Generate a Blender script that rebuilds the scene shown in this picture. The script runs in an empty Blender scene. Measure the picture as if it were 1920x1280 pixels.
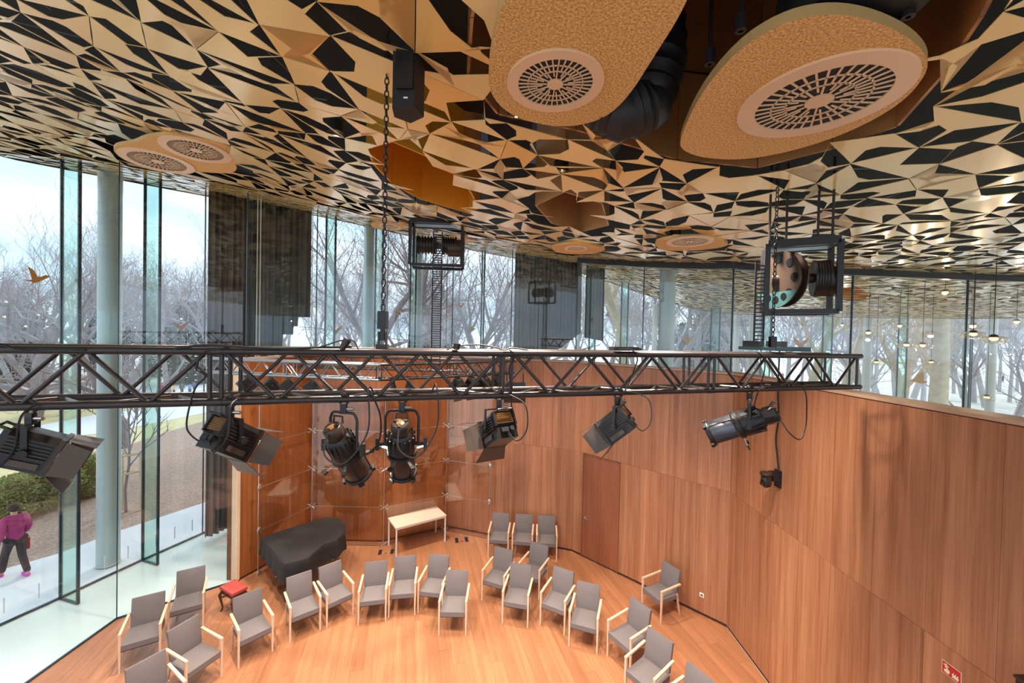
import bpy, math, random
import numpy as np
from mathutils import Vector, Matrix
R = math.radians
PI = math.pi
rnd = random.Random(7)
sc = bpy.context.scene
C = sc.collection

# ---------------------------------------------------------------- camera
F, PITCH, ROLL, EYE = 740.0, -0.0155, 0.0216, 5.75
cam_d = bpy.data.cameras.new('camera')
cam = bpy.data.objects.new('camera', cam_d)
C.objects.link(cam)
cam_d.sensor_width = 36.0
cam_d.lens = F / 1920 * 36.0
cam_d.clip_start, cam_d.clip_end = 0.05, 600
_fw = Vector((0, math.cos(PITCH), math.sin(PITCH)))
_up = Vector((0, -math.sin(PITCH), math.cos(PITCH)))
_rt = Vector((1, 0, 0))
_r2 = _rt * math.cos(ROLL) + _up * math.sin(ROLL)
_u2 = -_rt * math.sin(ROLL) + _up * math.cos(ROLL)
_m = Matrix((_r2, _u2, -_fw)).transposed().to_4x4()
_m.translation = (0, 0, EYE)
cam.matrix_world = _m
sc.camera = cam

# ---------------------------------------------------------------- world, light, exposure
sc.view_settings.view_transform = 'Standard'
sc.view_settings.look = 'None'
sc.view_settings.gamma = 1.0
sc.view_settings.use_curve_mapping = False
sc.view_settings.exposure = 0.62
sc.cycles.transparent_max_bounces = 32
sc.cycles.max_bounces = 7
sc.cycles.diffuse_bounces = 5
sc.cycles.glossy_bounces = 4
sc.cycles.sample_clamp_indirect = 6.0
WORLD_STRENGTH = 1.5
w = bpy.data.worlds.new('world')
sc.world = w
w.use_nodes = True
nt = w.node_tree
nt.nodes.clear()
def wn(t, **k):
    n = nt.nodes.new(t)
    for a, b in k.items():
        setattr(n, a, b)
    return n
tc = wn('ShaderNodeTexCoord')
mp = wn('ShaderNodeMapping'); mp.inputs['Scale'].default_value = (1.0, 1.0, 3.2)
cl = wn('ShaderNodeTexNoise'); cl.inputs['Scale'].default_value = 2.2; cl.inputs['Detail'].default_value = 5; cl.inputs['Roughness'].default_value = 0.55
rp = wn('ShaderNodeValToRGB')
rp.color_ramp.elements[0].position = 0.36; rp.color_ramp.elements[0].color = (0.43, 0.59, 0.80, 1)
rp.color_ramp.elements[1].position = 0.62; rp.color_ramp.elements[1].color = (0.75, 0.82, 0.92, 1)
bg = wn('ShaderNodeBackground'); bg.inputs['Strength'].default_value = WORLD_STRENGTH
ow = wn('ShaderNodeOutputWorld')
nt.links.new(tc.outputs['Generated'], mp.inputs['Vector'])
nt.links.new(mp.outputs['Vector'], cl.inputs['Vector'])
nt.links.new(cl.outputs['Fac'], rp.inputs['Fac'])
nt.links.new(rp.outputs['Color'], bg.inputs['Color'])
nt.links.new(bg.outputs['Background'], ow.inputs['Surface'])
# hazy winter sun behind thin cloud, low beyond the far glass front
sd = bpy.data.lights.new('sun', 'SUN')
sd.energy = 2.4; sd.angle = R(12); sd.color = (1.0, 0.93, 0.84)
sun = bpy.data.objects.new('sun', sd); C.objects.link(sun)
sun.rotation_euler = Vector((-0.10, -0.86, -0.50)).to_track_quat('-Z', 'Y').to_euler()
LAMP_W = 100.0          # watts of each recessed ceiling downlight

# ---------------------------------------------------------------- picture helpers: a pixel gives a direction only
def ray(x, y):
    u, v = x - 960, y - 640
    c, s = math.cos(ROLL), math.sin(ROLL)
    u, v = c * u + s * v, -s * u + c * v
    d = (u / F, 1.0, -v / F)
    c, s = math.cos(PITCH), math.sin(PITCH)
    return Vector((d[0], c * d[1] - s * d[2], s * d[1] + c * d[2]))
def onz(x, y, z=0.0):
    d = ray(x, y); t = (z - EYE) / d.z
    return Vector((0, 0, EYE)) + d * t
def at(x, y, Y):
    d = ray(x, y)
    return Vector((0, 0, EYE)) + d * (Y / d.y)
def over(x, y, P):
    """height of the picture point above plan point P"""
    d = ray(x, y); t = (d.x * P[0] + d.y * P[1]) / (d.x ** 2 + d.y ** 2)
    return EYE + t * d.z
def pj(P):
    X, Y, Z = P[0], P[1], P[2] - EYE
    c, s = math.cos(PITCH), math.sin(PITCH)
    yc = c * Y + s * Z; zc = -s * Y + c * Z
    if yc < 0.05:
        return None
    u = F * X / yc; v = -F * zc / yc
    c, s = math.cos(ROLL), math.sin(ROLL)
    return (960 + c * u - s * v, 640 + s * u + c * v)
def onplane(x, y, P, Q):
    """picture point on the vertical plane through plan points P and Q"""
    d = ray(x, y); n = (-(Q[1] - P[1]), Q[0] - P[0])
    t = (n[0] * P[0] + n[1] * P[1]) / (n[0] * d.x + n[1] * d.y)
    return Vector((0, 0, EYE)) + d * t
def sstep(a, b, x):
    t = min(1, max(0, (x - a) / (b - a))); return t * t * (3 - 2 * t)
def zceil(x, y):
    k = 0.17 * (1 - sstep(0, 12, x))
    return 8.3 - 1.1 * math.tanh((x + 4) / 5.5) + k * max(0, y - 8)
def oncl(px, py, dz=0.0):
    d = ray(px, py); lo, hi = 0.3, 60
    for _ in range(60):
        m = (lo + hi) / 2; P = d * m
        if EYE + P.z < zceil(P.x, P.y) + dz: lo = m
        else: hi = m
    P = d * lo
    return Vector((P.x, P.y, EYE + P.z))

# ---------------------------------------------------------------- mesh helpers
class MB:
    def __init__(s): s.v = []; s.f = []
    def add(s, vs, fs):
        o = len(s.v); s.v += [tuple(p) for p in vs]; s.f += [tuple(i + o for i in f) for f in fs]; return s
    def box(s, c, d, M=None):
        a, b, e = d[0] / 2, d[1] / 2, d[2] / 2
        vs = [Vector((x, y, z)) for x in (-a, a) for y in (-b, b) for z in (-e, e)]
        if M is not None: vs = [M @ p for p in vs]
        c = Vector(c)
        return s.add([p + c for p in vs], [(0, 1, 3, 2), (4, 6, 7, 5), (0, 4, 5, 1), (2, 3, 7, 6), (0, 2, 6, 4), (1, 5, 7, 3)])
    def cyl(s, p, q, r, n=8, r2=None, cap=True):
        p, q = Vector(p), Vector(q); d = (q - p)
        if d.length < 1e-7: return s
        d.normalize(); a = d.orthogonal().normalized(); b = d.cross(a)
        r2 = r if r2 is None else r2
        vs = []
        for P, rr in ((p, r), (q, r2)):
            vs += [P + (a * math.cos(2 * PI * i / n) + b * math.sin(2 * PI * i / n)) * rr for i in range(n)]
        fs = [(i, (i + 1) % n, n + (i + 1) % n, n + i) for i in range(n)]
        if cap: fs += [tuple(range(n - 1, -1, -1)), tuple(range(n, 2 * n))]
        return s.add(vs, fs)
    def tube(s, pts, r, n=6, cap=True):
        pts = [Vector(p) for p in pts]; rs = r if isinstance(r, (list, tuple)) else [r] * len(pts)
        vs = []; a = None
        for i, p in enumerate(pts):
            d = (pts[min(i + 1, len(pts) - 1)] - pts[max(i - 1, 0)]).normalized()
            a = d.orthogonal().normalized() if a is None else (a - d * a.dot(d)).normalized()
            b = d.cross(a)
            vs += [p + (a * math.cos(2 * PI * k / n) + b * math.sin(2 * PI * k / n)) * rs[i] for k in range(n)]
        fs = []
        for i in range(len(pts) - 1):
            fs += [(i * n + k, i * n + (k + 1) % n, (i + 1) * n + (k + 1) % n, (i + 1) * n + k) for k in range(n)]
        if cap: fs += [tuple(range(n - 1, -1, -1)), tuple(range((len(pts) - 1) * n, len(pts) * n))]
        return s.add(vs, fs)
    def lathe(s, prof, M=None, n=20):
        """prof: (radius, height) pairs turned around local z"""
        M = M or Matrix.Identity(4)
        vs = [M @ Vector((r * math.cos(2 * PI * k / n), r * math.sin(2 * PI * k / n), h)) for r, h in prof for k in range(n)]
        fs = []
        for i in range(len(prof) - 1):
            fs += [(i * n + k, i * n + (k + 1) % n, (i + 1) * n + (k + 1) % n, (i + 1) * n + k) for k in range(n)]
        fs += [tuple(range(n - 1, -1, -1)), tuple(range((len(prof) - 1) * n, len(prof) * n))]
        return s.add(vs, fs)
    def prism(s, poly, z0, z1, M=None):
        n = len(poly); vs = [Vector((p[0], p[1], z)) for z in (z0, z1) for p in poly]
        if M is not None: vs = [M @ p for p in vs]
        return s.add(vs, [tuple(range(n - 1, -1, -1)), tuple(range(n, 2 * n))] + [(i, (i + 1) % n, n + (i + 1) % n, n + i) for i in range(n)])
    def ball(s, c, r, n=10, m=7, M=None):
        c = Vector(c); r = r if isinstance(r, (tuple, list)) else (r, r, r)
        pr = [(math.sin(PI * i / m), -math.cos(PI * i / m)) for i in range(m + 1)]
        pr[0] = (0.02, -1); pr[-1] = (0.02, 1)
        vs = []
        for q, h in pr:
            for k in range(n):
                p = Vector((q * math.cos(2 * PI * k / n) * r[0], q * math.sin(2 * PI * k / n) * r[1], h * r[2]))
                vs.append((M @ p if M is not None else p) + c)
        fs = []
        for i in range(m):
            fs += [(i * n + k, i * n + (k + 1) % n, (i + 1) * n + (k + 1) % n, (i + 1) * n + k) for k in range(n)]
        fs += [tuple(range(n - 1, -1, -1)), tuple(range(m * n, (m + 1) * n))]
        return s.add(vs, fs)
    def mesh(s, name, m, smooth=False):
        me = bpy.data.meshes.new(name); me.from_pydata(s.v, [], s.f); me.update()
        if m is not None: me.materials.append(m)
        if smooth:
            me.shade_smooth(); me.set_sharp_from_angle(angle=R(40))
        return me
    def build(s, name, m, parent=None, smooth=False, loc=None, rot=None):
        o = bpy.data.objects.new(name, s.mesh(name, m, smooth)); C.objects.link(o)
        if parent is not None: o.parent = parent
        if loc is not None: o.location = loc
        if rot is not None: o.rotation_euler = rot
        return o
def tag(o, label=None, cat=None, group=None, kind=None):
    if label: o['label'] = label
    if cat: o['category'] = cat
    if group: o['group'] = group
    if kind: o['kind'] = kind
    return o
def thing(name, label, cat, loc=(0, 0, 0), rz=0, group=None):
    o = bpy.data.objects.new(name, None); C.objects.link(o)
    o.location = loc; o.rotation_euler = (0, 0, rz); o.empty_display_size = 0.2
    return tag(o, label, cat, group)
def setting(o): o['kind'] = 'structure'; return o
def empty_part(name, parent):
    o = bpy.data.objects.new(name, None); C.objects.link(o); o.parent = parent; return o
def copy_tree(o, parent=None):
    c = o.copy(); C.objects.link(c); c.parent = parent
    for ch in list(o.children): copy_tree(ch, c)
    return c
def clone(o, label, loc, rz, group=None, scale=None):
    c = copy_tree(o); c.location = loc; c.rotation_euler = (0, 0, rz); c['label'] = label
    if group: c['group'] = group
    if scale: c.scale = (scale,) * 3
    return c
def share(name, me, parent, loc=(0, 0, 0), rot=None):
    o = bpy.data.objects.new(name, me); C.objects.link(o); o.parent = parent; o.location = loc
    if rot is not None: o.rotation_euler = rot
    return o

# ---------------------------------------------------------------- materials
def lin(c):
    if isinstance(c, str): c = tuple(int(c[i:i + 2], 16) / 255 for i in (0, 2, 4))
    return tuple(x / 12.92 if x <= 0.04045 else ((x + 0.055) / 1.055) ** 2.4 for x in c) + (1,)
class NT:
    def __init__(s, name):
        s.m = bpy.data.materials.new(name); s.m.use_nodes = True; s.t = s.m.node_tree
        s.t.nodes.clear(); s.out = s.t.nodes.new('ShaderNodeOutputMaterial')
    def n(s, t, ins=None, **k):
        x = s.t.nodes.new(t)
        for a, b in k.items(): setattr(x, a, b)
        for a, b in (ins or {}).items():
            if isinstance(b, tuple) and len(b) == 2 and hasattr(b[0], 'outputs'): s.t.links.new(b[0].outputs[b[1]], x.inputs[a])
            else: x.inputs[a].default_value = b
        return x
    def done(s, node, o='BSDF'): s.t.links.new(node.outputs[o], s.out.inputs['Surface']); return s.m
def plain(name, col, rough=0.5, metal=0.0, var=0.0, scale=8.0, bump=0.0, spec=0.5, emit=None, es=0.0, coat=0.0):
    t = NT(name); b = t.n('ShaderNodeBsdfPrincipled', {'Roughness': rough, 'Metallic': metal, 'Specular IOR Level': spec, 'Coat Weight': coat})
    c = lin(col)
    if var or bump:
        tx = t.n('ShaderNodeTexCoord'); nz = t.n('ShaderNodeTexNoise', {'Vector': (tx, 'Object'), 'Scale': scale, 'Detail': 4.0})
    if var:
        mx = t.n('ShaderNodeMixRGB', {'Fac': (nz, 'Fac'), 'Color1': tuple(x * (1 - var) for x in c[:3]) + (1,), 'Color2': tuple(min(1, x * (1 + var)) for x in c[:3]) + (1,)})
        t.t.links.new(mx.outputs[0], b.inputs['Base Color'])
    else: b.inputs['Base Color'].default_value = c
    if bump:
        bp = t.n('ShaderNodeBump', {'Height': (nz, 'Fac'), 'Strength': bump, 'Distance': 0.02}); t.t.links.new(bp.outputs[0], b.inputs['Normal'])
    if emit: b.inputs['Emission Color'].default_value = lin(emit); b.inputs['Emission Strength'].default_value = es
    return t.done(b)
def wood(name, c1, c2, rough, stretch, tone=0.18, coat=0.0, wave=0.35):
    """grain streaks along local z (stretch picks the long axis), each piece with its own tone"""
    t = NT(name); tx = t.n('ShaderNodeTexCoord'); oi = t.n('ShaderNodeObjectInfo')
    off = t.n('ShaderNodeVectorMath', {0: (oi, 'Random'), 1: (37.0, 53.0, 11.0)}, operation='MULTIPLY')
    ad = t.n('ShaderNodeVectorMath', {0: (tx, 'Object'), 1: (off, 0)}, operation='ADD')
    mp = t.n('ShaderNodeMapping', {'Vector': (ad, 0), 'Scale': stretch})
    n1 = t.n('ShaderNodeTexNoise', {'Vector': (mp, 0), 'Scale': 1.0, 'Detail': 5.0, 'Roughness': 0.62})
    mp2 = t.n('ShaderNodeMapping', {'Vector': (ad, 0), 'Scale': tuple(x * 6 for x in stretch)})
    n2 = t.n('ShaderNodeTexNoise', {'Vector': (mp2, 0), 'Scale': 1.0, 'Detail': 3.0})
    mxn = t.n('ShaderNodeMixRGB', {'Fac': wave, 'Color1': (n1, 'Fac'), 'Color2': (n2, 'Fac')})
    rp = t.n('ShaderNodeValToRGB', {'Fac': (mxn, 0)})
    e = rp.color_ramp.elements; e[0].position = 0.33; e[0].color = lin(c1); e[1].position = 0.67; e[1].color = lin(c2)
    tn = t.n('ShaderNodeMapRange', {'Value': (oi, 'Random'), 'To Min': 1 - tone, 'To Max': 1 + tone})
    hs = t.n('ShaderNodeHueSaturation', {'Color': (rp, 0), 'Value': (tn, 0)})
    bp = t.n('ShaderNodeBump', {'Height': (n2, 'Fac'), 'Strength': 0.08, 'Distance': 0.01})
    b = t.n('ShaderNodeBsdfPrincipled', {'Base Color': (hs, 0), 'Roughness': rough, 'Coat Weight': coat, 'Coat Roughness': 0.2, 'Normal': (bp, 0)})
    return t.done(b)
def glass(name, tint, refl=0.05, edge=0.85, haze=0.0):
    """clear sheet: tinted see-through mixed with a mirror that grows towards grazing angles"""
    t = NT(name); lw = t.n('ShaderNodeLayerWeight', {'Blend': 0.5})
    pw = t.n('ShaderNodeMath', {0: (lw, 'Facing'), 1: 5.0}, operation='POWER')
    fc = t.n('ShaderNodeMapRange', {'Value': (pw, 0), 'To Min': refl, 'To Max': edge})
    tr = t.n('ShaderNodeBsdfTransparent', {'Color': lin(tint)}); gl = t.n('ShaderNodeBsdfGlossy', {'Roughness': 0.02, 'Color': (1, 1, 1, 1)})
    mx = t.n('ShaderNodeMixShader', {'Fac': (fc, 0)})
    t.t.links.new(tr.outputs[0], mx.inputs[1]); t.t.links.new(gl.outputs[0], mx.inputs[2])
    if haze:
        df = t.n('ShaderNodeBsdfDiffuse', {'Color': (0.8, 0.85, 0.85, 1)}); m2 = t.n('ShaderNodeMixShader', {'Fac': haze})
        t.t.links.new(mx.outputs[0], m2.inputs[1]); t.t.links.new(df.outputs[0], m2.inputs[2]); return t.done(m2, 0)
    return t.done(mx, 0)
M = {}
M['leaf'] = None
def leaf_mat():
    t = NT('gold_leaf'); oi = t.n('ShaderNodeObjectInfo'); tx = t.n('ShaderNodeTexCoord')
    at_ = t.n('ShaderNodeAttribute', attribute_name='tone')
    rp = t.n('ShaderNodeValToRGB', {'Fac': (at_, 'Fac')})
    e = rp.color_ramp.elements; e[0].color = lin('ffc872'); e[1].color = lin('ffe4a4')
    b = t.n('ShaderNodeBsdfPrincipled', {'Base Color': (rp, 0), 'Roughness': 0.2, 'Metallic': 0.15, 'Specular IOR Level': 0.5, 'Coat Weight': 0.5, 'Coat Roughness': 0.08})
    return t.done(b)
M['leaf'] = leaf_mat()
M['plenum'] = plain('plenum_black', '100e0e', 0.6, 0, 0.4, 3.0)
M['rail'] = plain('plenum_rail', '8a8580', 0.35, 0.8)
M['shaft_orange'] = plain('shaft_orange', 'e39a2c', 0.35, 0.15, 0.06, 2.0)
M['shaft_tan'] = plain('shaft_tan', 'b98a58', 0.4, 0.1, 0.08, 2.0)
def ribbed(name, c1, c2):
    t = NT(name); tx = t.n('ShaderNodeTexCoord'); wv = t.n('ShaderNodeTexWave', {'Vector': (tx, 'Object'), 'Scale': 22.0, 'Distortion': 0.0}, bands_direction='Z')
    mx = t.n('ShaderNodeMixRGB', {'Fac': (wv, 'Fac'), 'Color1': lin(c1), 'Color2': lin(c2)})
    return t.done(t.n('ShaderNodeBsdfPrincipled', {'Base Color': (mx, 0), 'Roughness': 0.45, 'Metallic': 0.2}))
M['shaft_brown'] = ribbed('shaft_brown', '8a5730', 'c48d52')
def cork_mat():
    t = NT('cork'); tx = t.n('ShaderNodeTexCoord'); vz = t.n('ShaderNodeTexNoise', {'Vector': (tx, 'Object'), 'Scale': 75.0, 'Detail': 3.0, 'Roughness': 0.7})
    rp = t.n('ShaderNodeValToRGB', {'Fac': (vz, 'Fac')}); e = rp.color_ramp.elements
    e[0].position = 0.36; e[0].color = lin('b9803f'); e[1].position = 0.64; e[1].color = lin('fbcd84')
    bp = t.n('ShaderNodeBump', {'Height': (vz, 'Fac'), 'Strength': 0.5, 'Distance': 0.01})
    return t.done(t.n('ShaderNodeBsdfPrincipled', {'Base Color': (rp, 0), 'Roughness': 0.7, 'Normal': (bp, 0)}))
M['cork'] = cork_mat()
M['pod_rim'] = plain('pod_rim', 'd9b173', 0.4, 0.3)
M['grille'] = plain('grille_satin', 'efcaa2', 0.38, 0.1)
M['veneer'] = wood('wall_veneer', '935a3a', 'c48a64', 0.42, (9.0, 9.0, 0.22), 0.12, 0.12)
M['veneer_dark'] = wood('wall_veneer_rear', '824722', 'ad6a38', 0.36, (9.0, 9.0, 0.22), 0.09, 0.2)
M['door'] = wood('door_veneer', '854a30', '9f6344', 0.4, (13.0, 13.0, 0.4), 0.02, 0.1)
M['ledge'] = plain('ledge_wood', 'c9a58a', 0.4)
M['light_edge'] = plain('pale_wood_edge', 'e6c3a0', 0.45, 0, 0.05)
M['plank'] = wood('floor_oak', '9a6342', 'ba7f59', 0.34, (0.4, 9.0, 9.0), 0.13, 0.15)
M['gap'] = plain('floor_gap', '6b452c', 0.7)
M['stone'] = plain('corridor_stone', 'dfe8e4', 0.22, 0, 0.03, 1.2)
M['pane'] = glass('window_glass', 'fbfdfc', 0.035, 0.75)
M['fin'] = glass('fin_glass', 'e4f4ed', 0.05, 0.6)
M['fin_edge'] = plain('fin_edge', '17303a', 0.2)
M['reflector'] = glass('screen_glass', 'fbf8f4', 0.07, 0.8)
M['steel'] = plain('satin_steel', 'c9c6c2', 0.28, 0.9)
M['column'] = plain('column_grey', 'a9b6b8', 0.35, 0.25, 0.06, 2.0)
M['column_pale'] = plain('column_pale', 'cbc6be', 0.45)
M['curtain'] = plain('curtain_dark', '625d5a', 0.85, 0, 0.25, 6.0)
M['curtain2'] = plain('curtain_grey', '686663', 0.85, 0, 0.2, 6.0)
M['cord'] = plain('curtain_cord', 'd9d2c4', 0.6)
M['truss'] = plain('truss_black', '3b3331', 0.32, 0.35, 0.1, 12.0)
M['truss_grey'] = plain('truss_silver', '8b8f95', 0.3, 0.7)
M['black'] = plain('black_metal', '262322', 0.38, 0.2)
M['black_soft'] = plain('black_plastic', '1d1b1b', 0.55)
M['brownblack'] = plain('warm_black', '3f3128', 0.35, 0.3)
M['rubber'] = plain('cable_rubber', '1a1818', 0.6)
M['teal'] = plain('teal_paint', '30504f', 0.4)
M['door_flap'] = plain('barn_door_metal', '55463c', 0.4, 0.3)
M['copper'] = plain('warm_metal', 'c8905a', 0.3, 0.6)
M['fabric'] = plain('chair_fabric', '746a68', 0.8, 0, 0.06, 60.0, 0.05)
M['beech'] = plain('chair_beech', 'e2bd9e', 0.45, 0, 0.06, 20.0)
M['tabletop'] = plain('table_top', 'efd6bd', 0.35, 0, 0.04, 6.0)
M['white_metal'] = plain('white_metal', 'e8e2dc', 0.35)
M['cover'] = plain('piano_cover', '211c1b', 0.8, 0, 0.25, 10.0, 0.1)
M['lacquer'] = plain('black_lacquer', '120f0e', 0.15)
M['walnut'] = plain('dark_wood', '4b2a1d', 0.35)
M['redleather'] = plain('red_leather', 'b1473f', 0.45, 0, 0.1, 20.0)
M['brass'] = plain('brass', 'c9a25a', 0.3, 0.9)
M['white'] = plain('white_plastic', 'f0efec', 0.4)
M['red'] = plain('sign_red', 'd0222e', 0.5)
M['cream'] = plain('sign_cream', 'f1e9c4', 0.5)
M['bird'] = plain('bird_sticker', 'cf9140', 0.5, 0, 0.1)
M['mark'] = plain('glass_marking', 'cfd6d8', 0.5)
M['lampglass'] = glass('lamp_glass', 'fbf4e6', 0.12, 0.9)
M['glow'] = plain('lamp_glow', 'fff3dc', 0.4, emit='ffdcb0', es=14)
M['glow_soft'] = plain('pendant_glow', 'fff3dc', 0.4, emit='ffdcb0', es=0.9)
M['gunmetal'] = plain('gunmetal', '5d5f66', 0.28, 0.6)
M['path'] = plain('concrete_path', 'd5d8dc', 0.8, 0, 0.04, 0.6)
M['asphalt'] = plain('far_plaza', 'dcdce0', 0.8, 0, 0.06, 0.2)
M['mulch'] = plain('mulch', 'a38b7d', 0.95, 0, 0.75, 16.0, 0.6)
M['lawn'] = plain('winter_lawn', 'c6ba8c', 0.95, 0, 0.22, 1.6, 0.3)
M['lawn2'] = plain('far_lawn', 'c4c2ba', 0.95, 0, 0.2, 0.7)
M['bark'] = plain('bark_grey', '94888a', 0.9, 0, 0.35, 6.0, 0.3)
M['bark_hazed'] = plain('bark_hazed', 'a59d9e', 0.9, 0, 0.2, 3.0)  # distance haze put into the bark colour of the far tree line
M['plane_bark'] = plain('plane_bark', 'c4ad8b', 0.85, 0, 0.4, 3.5, 0.2)
M['stake'] = plain('stake_wood', 'd8c5a4', 0.7)
M['shrub'] = plain('shrub_green', '8a9658', 0.8, 0, 0.4, 5.0)
M['conifer'] = plain('conifer_green', '4e5e4a', 0.9, 0, 0.3, 2.0)
# ================================================================ plan of the room (metres, from where things meet the floor)
def plan(P): return Vector((P[0], P[1], 0))
E0, W1, W3, W4, P1, P2 = (plan(onz(*p)) for p in ((450, 1087), (583, 1013), (716, 1016), (839.5, 988), (1072, 1033), (1361.6, 1175)))
P3 = Vector((4.47, -2.0, 0))
IN0, IN1 = plan(onz(53, 1278)), plan(onz(219, 1160))
IN_1 = Vector((-7.7, -2.0, 0))
WALL_H = 5.06
def fx(px, Y):
    d = ray(px, 600); return Vector((d.x / d.y * Y, Y, 0))
FAC = [Vector((-11.2, 0.5, 0)), Vector((-10.45, 4.5, 0)), Vector((-9.88, 6.75, 0)), plan(onz(111.7, 1121.4)), plan(onz(266, 1050)), plan(onz(379.7, 999.6)),
       Vector((-8.1, 12.3, 0)), fx(609, 13.5), fx(702, 15), fx(768, 16), fx(837, 16.9), fx(902, 17.5), fx(1000, 18.1), fx(1105, 18.6), fx(1164, 19), fx(1240, 19.5), fx(1333, 20), fx(1428, 20.6),
       fx(1543, 21), fx(1685, 21), fx(1825, 20.3), fx(1960, 18.5), Vector((28, 12, 0)), Vector((29, 4, 0))]
def offs(pts, d):
    out = []
    for i, p in enumerate(pts):
        t = (pts[min(i + 1, len(pts) - 1)] - pts[max(i - 1, 0)]).normalized()
        out.append(p + Vector((-t.y, t.x, 0)) * d)
    return out
EDGE = offs(FAC, 1.5)                       # roof edge, beyond the glass front
def inside(p, poly):
    c = False; n = len(poly)
    for i in range(n):
        a, b = poly[i], poly[i - 1]
        if (a[1] > p[1]) != (b[1] > p[1]) and p[0] < (b[0] - a[0]) * (p[1] - a[1]) / (b[1] - a[1]) + a[0]: c = not c
    return c
ROOF = [tuple(p[:2]) for p in EDGE] + [(29, -4), (-12, -4)]
ROOM = [IN_1, IN0, IN1, E0, W1, W3, W4, P1, P2, P3]

# ---------------------------------------------------------------- floor of oak planks
fl = MB(); fl.prism([tuple(p[:2]) for p in ROOM][::-1], -0.2, -0.004)
floor = setting(fl.build('floor', M['gap']))
hull = [tuple(p[:2]) for p in (IN_1, IN0, IN1, E0, W1, W4, P1, P2, P3)]
def clip(poly, A, B):
    out = []
    for i in range(len(poly)):
        p, q = poly[i - 1], poly[i]
        sp = (B[0] - A[0]) * (p[1] - A[1]) - (B[1] - A[1]) * (p[0] - A[0])
        sq = (B[0] - A[0]) * (q[1] - A[1]) - (B[1] - A[1]) * (q[0] - A[0])
        if (sp <= 0) != (sq <= 0):
            t = sp / (sp - sq); out.append((p[0] + (q[0] - p[0]) * t, p[1] + (q[1] - p[1]) * t))
        if sq <= 0: out.append(q)
    return out
pd = ray(765, 628); pd = Vector((pd.x, pd.y)).normalized(); pn = Vector((pd.y, -pd.x))
PW = 0.215
rp_ = random.Random(3)
_t = (IN1.x - E0.x) / (W1.x - E0.x); XC = E0 + (W1 - E0) * _t
HALVES = ([tuple(p[:2]) for p in (E0, W1, W4, P1, P2, P3, IN_1, XC)], [tuple(p[:2]) for p in (XC, IN1, E0)])
def lay(pts, poly):
    for k in range(len(poly)):
        pts = clip(pts, poly[k - 1], poly[k])
        if len(pts) < 3: return
    cx, cy = sum(p[0] for p in pts) / len(pts), sum(p[1] for p in pts) / len(pts)
    if max(p[1] for p in pts) < 5.0: return
    ang = math.atan2(pd.y, pd.x); cs, sn = math.cos(-ang), math.sin(-ang)
    loc = [((x - cx) * cs - (y - cy) * sn, (x - cx) * sn + (y - cy) * cs) for x, y in pts]
    m = MB(); m.prism(loc, -0.02, 0.0)
    m.build('plank', M['plank'], floor, loc=(cx, cy, 0), rot=(0, 0, ang))
for i in range(-70, 80):
    u0 = i * PW; v = -4.0 - rp_.random() * 2.4
    while v < 16:
        L = 2.0 + rp_.random() * 1.2
        q = [(u0 + 0.0012, v + 0.001), (u0 + PW - 0.0012, v + 0.001), (u0 + PW - 0.0012, v + L - 0.001), (u0 + 0.0012, v + L - 0.001)]
        v += L
        pts = [(pn.x * a + pd.x * b, pn.y * a + pd.y * b) for a, b in q]
        for half in HALVES: lay(pts, half)
near = MB(); near.prism([(-7.7, -2), (-7.66, 5.0), (4.45, 5.0), (4.47, -2)][::-1], -0.023, -0.021)
near.build('near_floor_boards', M['plank'], floor)

# ---------------------------------------------------------------- walls: core, veneer panels in two rows, ledge
JOINT = 2.72
def wall(name, A, B, mat, widths, thick=0.28, skip=None, h=WALL_H):
    d = (B - A); L = d.length; d.normalize(); n = Vector((-d.y, d.x, 0))     # n points out of the room
    ang = math.atan2(d.y, d.x)
    root = MB(); root.prism([(-0.01, 0.024), (L + 0.01, 0.024), (L + 0.12, thick), (-0.12, thick)], 0, h)
    o = setting(root.build(name, M['gap'], None, loc=A, rot=(0, 0, ang)))
    x = 0.0; i = 0; n_p = max(1, round(L / widths)); wd = L / n_p
    for i in range(n_p):
        for z0, z1 in ((0.05, JOINT - 0.002), (JOINT + 0.002, h - 0.012)):
            x0, x1 = i * wd + 0.0015, (i + 1) * wd - 0.0015
            if skip and z0 < 1 and x0 < skip[1] and x1 > skip[0]:
                for a, b in ((x0, min(x1, skip[0])), (max(x0, skip[1]), x1)):
                    if b - a > 0.02:
                        m = MB(); m.box((0, 0, 0), (b - a, 0.022, z1 - z0)); m.build('panel', mat, o, loc=((a + b) / 2, 0.012, (z0 + z1) / 2))
                continue
            m = MB(); m.box((0, 0, 0), (x1 - x0, 0.022, z1 - z0)); m.build('panel', mat, o, loc=((x0 + x1) / 2, 0.012, (z0 + z1) / 2))
    return o, d, n, ang, L
wall_n = {}
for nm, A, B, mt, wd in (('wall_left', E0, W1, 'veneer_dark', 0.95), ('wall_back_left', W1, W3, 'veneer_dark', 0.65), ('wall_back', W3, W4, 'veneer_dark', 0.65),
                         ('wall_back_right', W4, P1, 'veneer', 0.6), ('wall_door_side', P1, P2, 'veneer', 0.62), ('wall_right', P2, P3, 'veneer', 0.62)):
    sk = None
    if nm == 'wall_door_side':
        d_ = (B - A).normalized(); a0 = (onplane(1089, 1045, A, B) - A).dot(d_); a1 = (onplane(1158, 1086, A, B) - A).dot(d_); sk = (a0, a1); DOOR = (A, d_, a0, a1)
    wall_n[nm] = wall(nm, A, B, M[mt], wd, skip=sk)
m = MB(); m.box((0, 0.02, 2.53), (0.1, 0.02, 5.05)); 
ob = wall_n['wall_left'][0]
e = MB(); e.box((-0.045, 0.15, WALL_H / 2), (0.07, 0.3, WALL_H)); e.build('end_board', M['light_edge'], ob)
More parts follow.
